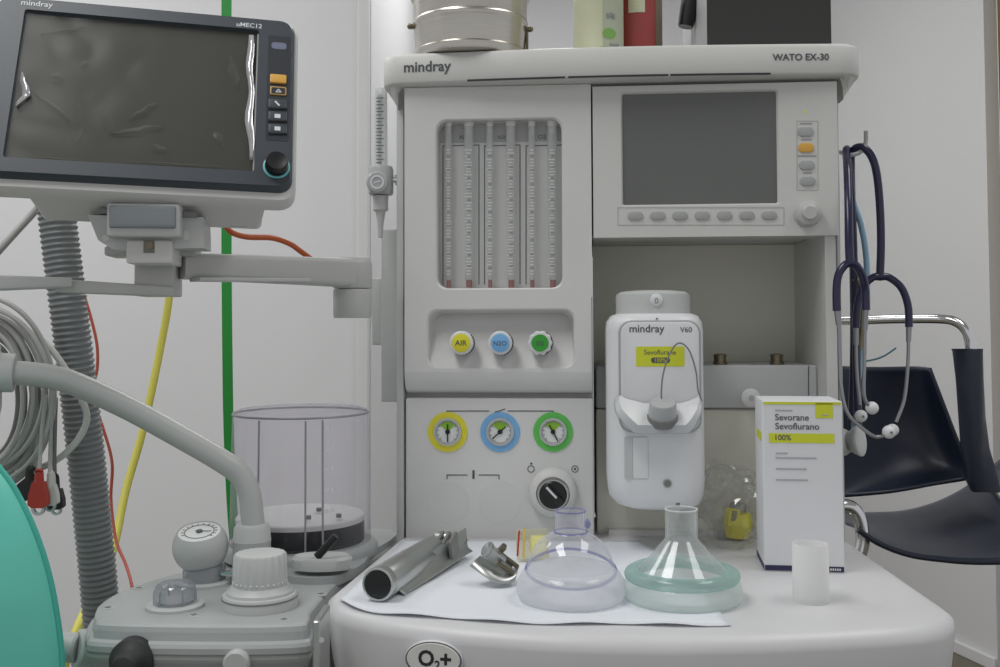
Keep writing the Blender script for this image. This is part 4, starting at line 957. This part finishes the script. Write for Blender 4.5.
# masks
def mask_loop(c, r, h, seg=48, sx=1.0, sy=1.0, nose=0.0, droop=0.0):
    out = []
    for i in range(seg):
        t = 2*PI*i/seg; k = 1+nose*max(0, math.sin(t))**3
        out.append(c+V(r*sx*k*math.cos(t)*(1-.18*max(0, math.sin(t))**2 if nose else 1), r*sy*k*math.sin(t), h+droop*math.sin(t)))
    return out
c = V(X_(571, 590, .938), .938, ZP)
m1 = thing('face_mask', 'clear face mask with bluish rim and frosted cushion on the paper', 'mask', c)
cu = [(.040, .003), (.046, .0), (.0492, .004), (.0495, .010), (.0478, .017), (.0440, .0235), (.0400, .0265), (.038, .0265)]
mb = MB(); mb.loft([mask_loop(c, r, h, nose=.12) for r, h in cu]); mb.build('cushion', CUSH, m1)
do = [(.0400, .0255), (.0390, .030), (.0370, .0365), (.0330, .0445), (.0270, .0512), (.0205, .0558), (.0150, .058)]
mb = MB(); mb.loft([mask_loop(c, r, h, nose=.12*(1-i/6), droop=.008*(1-i/6)) for i, (r, h) in enumerate(do)]); sh = mb.build('shell', MASKC, m1, sharp=60)
mb = MB(); mb.tube(mask_loop(c, .0405, .0255, nose=.12, droop=.008), .0014, 8, 1, closed=True, smooth=False); mb.build('shell_rim', MASKR, sh)
mb = MB(); mb.lathe(c, (0, 0, 1), [(.0162, .0575), (.0148, .059), (.0140, .060), (.0138, .0775), (.0126, .078), (.0122, .077), (.0122, .062)], 36, cap0=False, cap1=False); cn = mb.build('connector', MASKC, m1)
mb = MB()
for h in (.0588, .0774):
    mb.tube([c+V((.0150 if h < .06 else .0136)*math.cos(t), (.0150 if h < .06 else .0136)*math.sin(t), h) for t in [2*PI*i/32 for i in range(32)]], .0008, 6, 1, closed=True, smooth=False)
mb.ball(c+V(.0150, -.002, .066), (.003, .003, .0045), 12, 8)
mb.build('connector_rim', MASKR, cn)
c = V(X_(682, 590, .938), .938, ZP)
m2 = thing('face_mask', 'clear conical face mask with green ring cushion at the right of the paper', 'mask', c)
mb = MB(); mb.loft([mask_loop(c, r, h, nose=.08) for r, h in [(.045, .004), (.0515, 0), (.0540, .003), (.0535, .009), (.0520, .014), (.048, .018)]]); mb.build('skirt', SKIRT, m2)
mb = MB(); mb.loft([mask_loop(c, .0448+.0072*math.cos(t), .0205+.0060*math.sin(t), nose=.08) for t in [2*PI*i/16 for i in range(17)]]); mb.build('ring_cushion', CUSHG, m2, sharp=80)
mb = MB(); mb.loft([mask_loop(c, r, h, nose=.08*(1-i/4)) for i, (r, h) in enumerate([(.0410, .0235), (.0395, .0250), (.0310, .0340), (.0225, .0431), (.0146, .0520)])]); sh = mb.build('shell', CONE, m2, sharp=60)
mb = MB(); mb.lathe(c, (0, 0, 1), [(.0150, .0515), (.0144, .0530), (.0146, .0785), (.0138, .079), (.0132, .078), (.0128, .055)], 36, cap0=False, cap1=False)
mb.build('connector', CONE, m2)
mb = MB(); mb.tube([c+V(.0144*math.cos(t), .0144*math.sin(t), .0786) for t in [2*PI*i/32 for i in range(32)]], .0008, 6, 1, closed=True, smooth=False); mb.build('connector_rim', mat('clear_edge', (215, 220, 220), .2), m2)

# carton of anaesthetic
pL = G(764.5, 571, ZT); th = R(-8); wB, hB, dB = .0778, .1705, .070
fB = Frame(pL, (0, 0, th))
bx_ = thing('medicine_carton', 'tall white medicine carton with lime yellow bar at the right of the worktop', 'carton', fB.M @ V(wB/2, dB/2, 0))
mb = MB(fB); mb.box((wB/2, dB/2, hB/2), (wB, dB, hB), None, .0008); cb = mb.build('carton_body', CARTON, bx_)
fT = Frame(pL+V(0, 0, 0), (0, 0, th))
def bt_(n, mb, m, p=cb): return mb.build(n, m, p)
def R_(mb, x0, x1, z0, z1, y=-.0003): mb.box(((x0+x1)/2, y, (z0+z1)/2), (x1-x0, .0004, z1-z0))
mb = MB(fB); R_(mb, .001, wB-.001, hB-.0035, hB-.001); R_(mb, wB-.026, wB-.009, hB-.017, hB-.002); R_(mb, .006, wB-.008, hB-.042, hB-.0325)
mb.box((-.0002, .03, hB-.037), (.0004, .045, .009)); bt_('lime_print', mb, LIME)
mb = MB(fB); R_(mb, .0005, wB-.0005, .001, .0062); mb.box((-.0002, dB/2, .0036), (.0004, dB-.001, .0052)); nb = bt_('navy_band', mb, NINK)
def cpx(x, z): # local carton coordinates to px
    p = CROT.transposed() @ ((fB.M @ V(x, 0, z))-CAM); return (CX-p.x/p.z*FP, PY+p.y/p.z*FP)
def btxt(mb, s_, x0, x1, z, bold=0.0):
    a, b = cpx(x0, z), cpx(x1, z); mb.text(s_, a[0], b[0], a[1], -.0006, bold)
mb = MB(fB); btxt(mb, 'Sevorane', .0125, .0455, hB-.0195, .012); btxt(mb, 'Sevoflurano', .0125, .0555, hB-.0285, .012); btxt(mb, '100%', .0125, .028, hB-.0395, .02); bt_('carton_lettering', mb, INK)
for z, w in ((.0095, .017), (.0525, .012), (.057, .040), (.068, .030), (.079, .031)):
    mb = MB(fB); x = .0125
    while x < .0125+w: ww = random.uniform(.0015, .004); R_(mb, x, min(x+ww, .0125+w), hB-z-.0008, hB-z+.0006); x += ww+.0004
    bt_('small_print', mb, PRINT)
mb = MB(fB); R_(mb, wB-.020, wB-.0135, hB-.0145, hB-.0135, -.0006); bt_('small_print', mb, PRINT)
mb = MB(fB); btxt(mb, 'www', wB-.013, wB-.004, .0022, .01); bt_('band_lettering', mb, WINK, nb) if False else mb.bm.free()
mb = MB(fB)
for i in range(5): R_(mb, wB-.014+i*.0022, wB-.0126+i*.0022, .0024, .0046, -.0006)
bt_('band_print', mb, WINK, nb)
mb = MB(fB); mb.box((.02, .012, hB+.0006), (.022, .012, .0012), (0, 0, .5), 0); mb.bm.free()
# translucent cup
cc = G(811, 601, ZT); 
mb = MB(); r_ = .0162
mb.lathe(cc, (0, 0, 1), [(r_*.98, .0003), (r_, .001), (r_*.97, .050), (r_*.93, .0515), (r_*.90, .050), (r_*.9, .004)], 40, cap0=True, cap1=False)
tag(mb.build('plastic_cup', FROST), 'frosted white plastic cylinder cup standing in front of the carton', 'cup')
# yellow adapter in a clear bag
ca = G(738, 541, ZT); ca.y = 1.193; ca.x = X_(738, 530, 1.193); ca.z = ZT
ya = thing('filler_adapter', 'bright yellow bottle filler adapter inside the clear bag', 'adapter', ca)
q = 1.193/FP
mb = MB(); mb.lathe(ca, (0, 0, 1), [(9*q, .001), (12.5*q, .003), (13.5*q, .014), (14*q, .022, 1), (12*q, .029, 1), (9.5*q, .0305)], 40, flute=(8, .04)); mb.box(ca+V(-.008, -.006, .026), (.014, .012, .020), (0, R(8), R(15)), .001); yb_ = mb.build('adapter_body', YADAPT, ya)
mb = MB(); mb.box(ca+V(-.007, -.0125, .029), (.006, .003, .012), (0, R(10), R(15)), .0008); mb.build('keyhole', OLIVE, yb_)
mb = MB(); mb.lathe(ca+V(0, 0, .030), (0, 0, 1), [(8*q, 0), (8*q, .010), (7*q, .011)], 24); mb.build('clear_neck', SMOKE, ya)
mb = MB(); bc_ = V(X_(726, 510, 1.17), 1.17, ZT+.039)
def bagfn(u, v):
    a_ = 2*PI*u; e_ = -PI/2+PI*v
    d = V(math.cos(e_)*math.cos(a_), math.cos(e_)*math.sin(a_), math.sin(e_)); n_ = noise.noise(d*2.6)*.28+abs(noise.noise(d*5.2))*.30
    p = bc_+V(d.x*.043*(1+n_), d.y*.044*(1+n_), d.z*.045*(1+n_)); p.z = max(p.z, ZT+.0006); p.y = min(p.y, 1.2155); return p
mb.grid(bagfn, 40, 24); tag(mb.build('plastic_bag', BAGC, None, flat=True), 'crumpled clear plastic bag behind the conical mask', 'bag')
# small yellow packet
pk = G(530, 556, ZT); fK = Frame(V(X_(533, 550, 1.08), 1.08, ZP), (R(-12), 0, R(6)))
pkt = thing('sample_packet', 'small clear packet with yellow and red strips behind the clear mask', 'packet', fK.M @ V(0, 0, 0))
mb = MB(fK); mb.box((0, 0, .0165), (.034, .008, .032), None, .002); mb.build('packet_film', PACK, pkt)
mb = MB(fK); mb.box((.006, -.001, .015), (.018, .007, .022), None, .002); mb.build('yellow_insert', mat('pale_yellow', (232, 226, 150), .5), pkt)
mb = MB(fK); mb.box((-.0155, -.0045, .018), (.0018, .002, .026), (0, R(6), 0)); mb.build('red_strip', CLIPRED, pkt)
mb = MB(fK); mb.box((-.0095, -.0045, .018), (.002, .002, .030), (0, R(4), 0)); mb.build('yellow_strip', mat('strip_yellow', (220, 190, 90), .5), pkt)

# ------------------------------------------------------------------ hook, stethoscopes
hk = thing('wall_hook', 'small grey hook on the right side of the machine holding the stethoscopes', 'hook', W(862, 150, 1.22))
mb = MB(); mb.tube([W(840, 152, 1.24), W(850, 155, 1.22), W(860, 152, 1.22), W(865.5, 143, 1.22), W(866, 131, 1.22)], .0026, 10); mb.build('hook_prong', GREY, hk)
def steth(label, Y, loop, yoke, left, right, lmet, rmet, ltip, rtip, m, chest=None):
    base = W(*yoke, Y); t = thing('stethoscope', label, 'stethoscope', base)
    mb = MB(); mb.tube([W(x, y, Y+d) for x, y, d in loop], .0047, 12)
    for br in (left, right): mb.tube([W(yoke[0], yoke[1], Y)]+[W(x, y, Y+d) for x, y, d in br], .0045, 12)
    mb.build('rubber_tubing', m, t)
    for br, met, tip in ((left, lmet, ltip), (right, rmet, rtip)):
        x, y, d = br[-1]
        mb = MB(); mb.cyl(W(x, y-4, Y+d), W(met[0][0], met[0][1], Y+met[0][2]), .0034, .003, 12); mb.tube([W(x, y-3, Y+d)]+[W(a, b, Y+c_) for a, b, c_ in met], .0021, 10); o = mb.build('ear_tube', EARM, t)
        mb = MB(); mb.ball(W(tip[0], tip[1], Y+tip[2]), .0072, 16, 10); eo = mb.build('ear_tip', VAP, o)
        if tip[3]:
            mb = MB(); p = W(tip[0], tip[1], Y+tip[2]); mb.cyl(p+V(0, -.0066, 0), p+V(0, -.0074, 0), .0016, None, 10); mb.build('ear_hole', CABLED, eo)
    if chest:
        x, y, d = chest; p = W(x, y, Y+d); n_ = V(.75, -.6, .12).normalized()
        mb = MB(); mb.lathe(p, n_, [(.010, -.012), (.014, -.006), (.016, -.003), (.017, 0), (.017, .003), (.015, .004)], 30); co = mb.build('chest_piece', LSTEEL, t)
        mb = MB(); mb.lathe(p, n_, [(.0172, .0005), (.0182, .001), (.0182, .0035), (.016, .0045), (.005, .0048)], 30); mb.build('diaphragm_rim', LGREY, co)
        mb = MB(); mb.lathe(p, -n_, [(.013, .011), (.0165, .017), (.0165, .019), (.012, .020)], 30); mb.build('bell', LGREY, co)
    return t
steth('navy stethoscope hanging nearest the machine, its tubing straight down from the hook', 1.13,
      [(850, 264, 0), (849, 240, .004), (848.5, 200, .02), (847.5, 170, .05), (846.5, 156, .08), (846.5, 149.5, .095), (848, 156, .11), (852, 210, .115), (855, 300, .115), (857, 380, .11), (858, 425, .10)], (850, 263),
      [(844.5, 265.5, 0), (838.5, 275, 0), (836.5, 290, 0), (836.8, 311, 0)], [(856, 265.5, .002), (862.5, 276, .006), (865.5, 291, .01), (866, 310, .01)],
      [(838.5, 325, 0), (839.5, 350, 0), (841, 385, -.004), (847, 412, -.008), (862, 428, -.012), (876, 437, -.012), (887, 434, -.012)], [(865, 330, .012), (864.5, 360, .012), (864, 395, .012), (870, 407, .014)],
      (889, 432, -.013, True), (872, 408, .016, False), NAVYT, (858, 441, .094))
steth('navy stethoscope looped over the hook, its ear tubes spread wide to the right', 1.215,
      [(880, 277, 0), (881, 240, 0), (879.5, 200, 0), (876, 170, 0), (870, 154, .002), (861, 147, .006), (853, 151, .015), (851, 165, .03), (853, 250, .04), (854, 340, .045), (852, 420, .04)], (880, 277),
      [(873, 277.5, 0), (863, 287, 0), (857.5, 306, 0), (856, 328, 0)], [(889, 277.5, 0), (901.5, 288, 0), (908, 306, 0), (909, 327, 0)],
      [(856, 345, 0), (857, 375, -.004), (860, 405, -.006)], [(908.5, 342, 0), (907.5, 370, 0), (904, 400, -.004), (896, 422, -.008)],
      (861, 416, -.008, True), (892.5, 430, -.01, True), NAVYT)
mb = MB(); mb.tube([W(850, 170, 1.25), W(853, 200, 1.25), W(861, 225, 1.25), W(866, 255, 1.25), W(867, 290, 1.25), W(864, 330, 1.25), W(858, 380, 1.25), W(854, 430, 1.26)], .0038, 10); tag(mb.build('blue_tube', LBLUE), 'light blue tube hanging behind the two navy stethoscopes', 'tube')
mb = MB(); mb.tube([W(858, 362, 1.27), W(872, 360, 1.27), W(884, 356, 1.27), W(896, 348, 1.27)], .0011, 8); tag(mb.build('teal_wire', TEALW), 'thin teal wire end sticking out under the stethoscope tubes', 'wire')
mb = MB(); mb.tube([W(852, 280, 1.245), W(859, 282, 1.245), W(863, 300, 1.245), W(862, 330, 1.245), W(859, 350, 1.245)], .0036, 10); tag(mb.build('olive_tube', OLIVE), 'short olive tube end between the stethoscope forks', 'tube')

# ------------------------------------------------------------------ chair
ch = thing('armchair', 'chrome tube chair with navy vinyl seat and back behind the machine at right', 'chair', V(.85, 2.05, 0))
def cp_(n, mb, m, parent=ch, **k): return mb.build(n, m, parent, **k)
Yc = 1.95; q = Yc/FP
mb = MB(); mb.tube([W(810, 321, 2.15), W(850, 320.5, 2.10), W(900, 319, 2.03), W(940, 319, 1.97), W(956, 322, 1.95), W(966, 331, 1.94), W(970, 345, 1.94), W(972, 362, 1.94)], .0092, 16); cp_('arm_tube', mb, CHROME)
pl0, pl1 = W(973, 352, 1.94), W(995, 495, 1.94); dirp = (pl1-pl0)
mb = MB(); mb.tube([pl0-dirp*.05, W(976, 400, 1.94), W(981, 440, 1.94), W(988, 478, 1.94), W(1012, 520, 1.94), W(1040, 600, 1.94), V(W(1060, 600, 1.94).x, 1.94, 0.01)], .0092, 14); cp_('leg', mb, CHROME)
mb = MB()
for (x, Y_) in ((.60, 2.25), (.60, 1.9), (1.30, 2.35)):
    mb.tube([V(x, Y_, .62), V(x, Y_, .3), V(x, Y_, .01)], .0092, 14)
    cp_('leg', mb, CHROME); mb = MB()
mb.bm.free()
# sleeve of vinyl round the post
mb = MB(); loops = []
for i, (x0, x1, y) in enumerate(((957, 987, 350), (957.5, 987.5, 353), (960, 989, 380), (963, 991, 420), (966, 994, 450), (970, 998, 466), (971, 1003, 482), (976, 1006, 494))):
    a_, b_ = W(x0, y, 1.92), W(x1, y-2, 1.92); m_ = (a_+b_)/2; h = (b_.x-a_.x)/2
    loops.append([V(m_.x+h*math.cos(t), 1.94+.017*math.sin(t)+.004*math.sin(3*t+i), m_.z) for t in [2*PI*k/20 for k in range(20)]])
mb.loft(loops, True, True); cp_('post_sleeve', mb, NAVY)
# back sling
rows = [[(838, 366), (880, 367.5), (915, 367), (930, 368)], [(838, 400), (880, 402), (925, 404), (943, 402)], [(838, 440), (885, 442), (935, 441), (957, 438)], [(838, 475), (890, 474), (945, 470), (968, 465)], [(838, 497), (890, 492), (935, 484), (968, 479)]]
def surf(mb, rows, yfn, nu=24, nv=20):
    rs = [spline([V(x, y, 0) for x, y in r], 8) for r in rows]; n = len(rs[0]); cols = [spline([r[i] for r in rs], 6) for i in range(n)]
    mb.loft([[W(cols[i][j].x, cols[i][j].y, yfn(i/(n-1), j/(len(cols[0])-1))) for i in range(n)] for j in range(len(cols[0]))], closed=False)
mb = MB(); surf(mb, rows, lambda u, v: 2.10-.06*v+.05*math.sin(PI*v)*math.sin(PI*min(1, u*1.05))-.06*u*u); cp_('back_sling', mb, NAVY, solid=.006)
rows = [[(838, 514), (875, 514), (905, 512), (935, 504), (962, 491), (985, 474), (1020, 445)], [(845, 522), (880, 527), (910, 527), (940, 521), (965, 511), (990, 500), (1025, 490)], [(855, 526), (885, 539), (915, 545), (945, 545), (970, 540), (995, 535), (1030, 525)], [(858, 530), (880, 544), (910, 555), (945, 560), (970, 562), (1000, 562), (1030, 560)]]
mb = MB(); surf(mb, rows, lambda u, v: 2.12-.30*v+.02*math.sin(PI*u)); cp_('seat_sling', mb, NAVY, solid=.008)
mb = MB(); mb.tube([W(x, y, 1.815) for x, y in rows[-1]], .005, 8); cp_('seat_hem', mb, NAVY)
mb = MB(); mb.tube([W(838, 506, 1.86), W(850, 507, 1.86), W(858, 515, 1.86), W(862, 530, 1.86), W(862, 545, 1.86), W(856, 560, 1.86), W(842, 575, 1.86)], .0125, 16); cp_('seat_tube', mb, CHROME)

# ------------------------------------------------------------------ light
def area(name, loc, size, power, rot=(0, 0, 0), col=(1, 1, 1), sy=None):
    l = bpy.data.lights.new(name, 'AREA'); l.energy = power; l.color = col; l.size = size
    if sy: l.shape = 'RECTANGLE'; l.size_y = sy
    o = bpy.data.objects.new(name, l); o.location = loc; o.rotation_euler = rot; COL.objects.link(o); return o
area('ceiling_lamp', (-.75, .45, 2.68), .6, 18, (0, 0, 0), (1, 1, .99), 1.2)
area('ceiling_lamp', (1.1, .9, 2.68), .6, 11, (0, 0, 0), (1, 1, .99), 1.2)
area('ceiling_lamp', (.1, 3.0, 2.68), .6, 15, (0, 0, 0), (1, 1, .99), 1.2)
area('ceiling_lamp', (-1.6, 1.9, 2.68), .6, 14, (0, 0, 0), (1, 1, .99), 1.2)
w = bpy.data.worlds.new('world'); S.world = w; w.use_nodes = True
w.node_tree.nodes['Background'].inputs[0].default_value = (.97, .98, 1.0, 1); w.node_tree.nodes['Background'].inputs[1].default_value = .55
S.view_settings.view_transform = 'Standard'; S.view_settings.look = 'None'; S.view_settings.exposure = 0
S.cycles.transparent_max_bounces = 24; S.cycles.max_bounces = 10; S.cycles.use_denoising = True
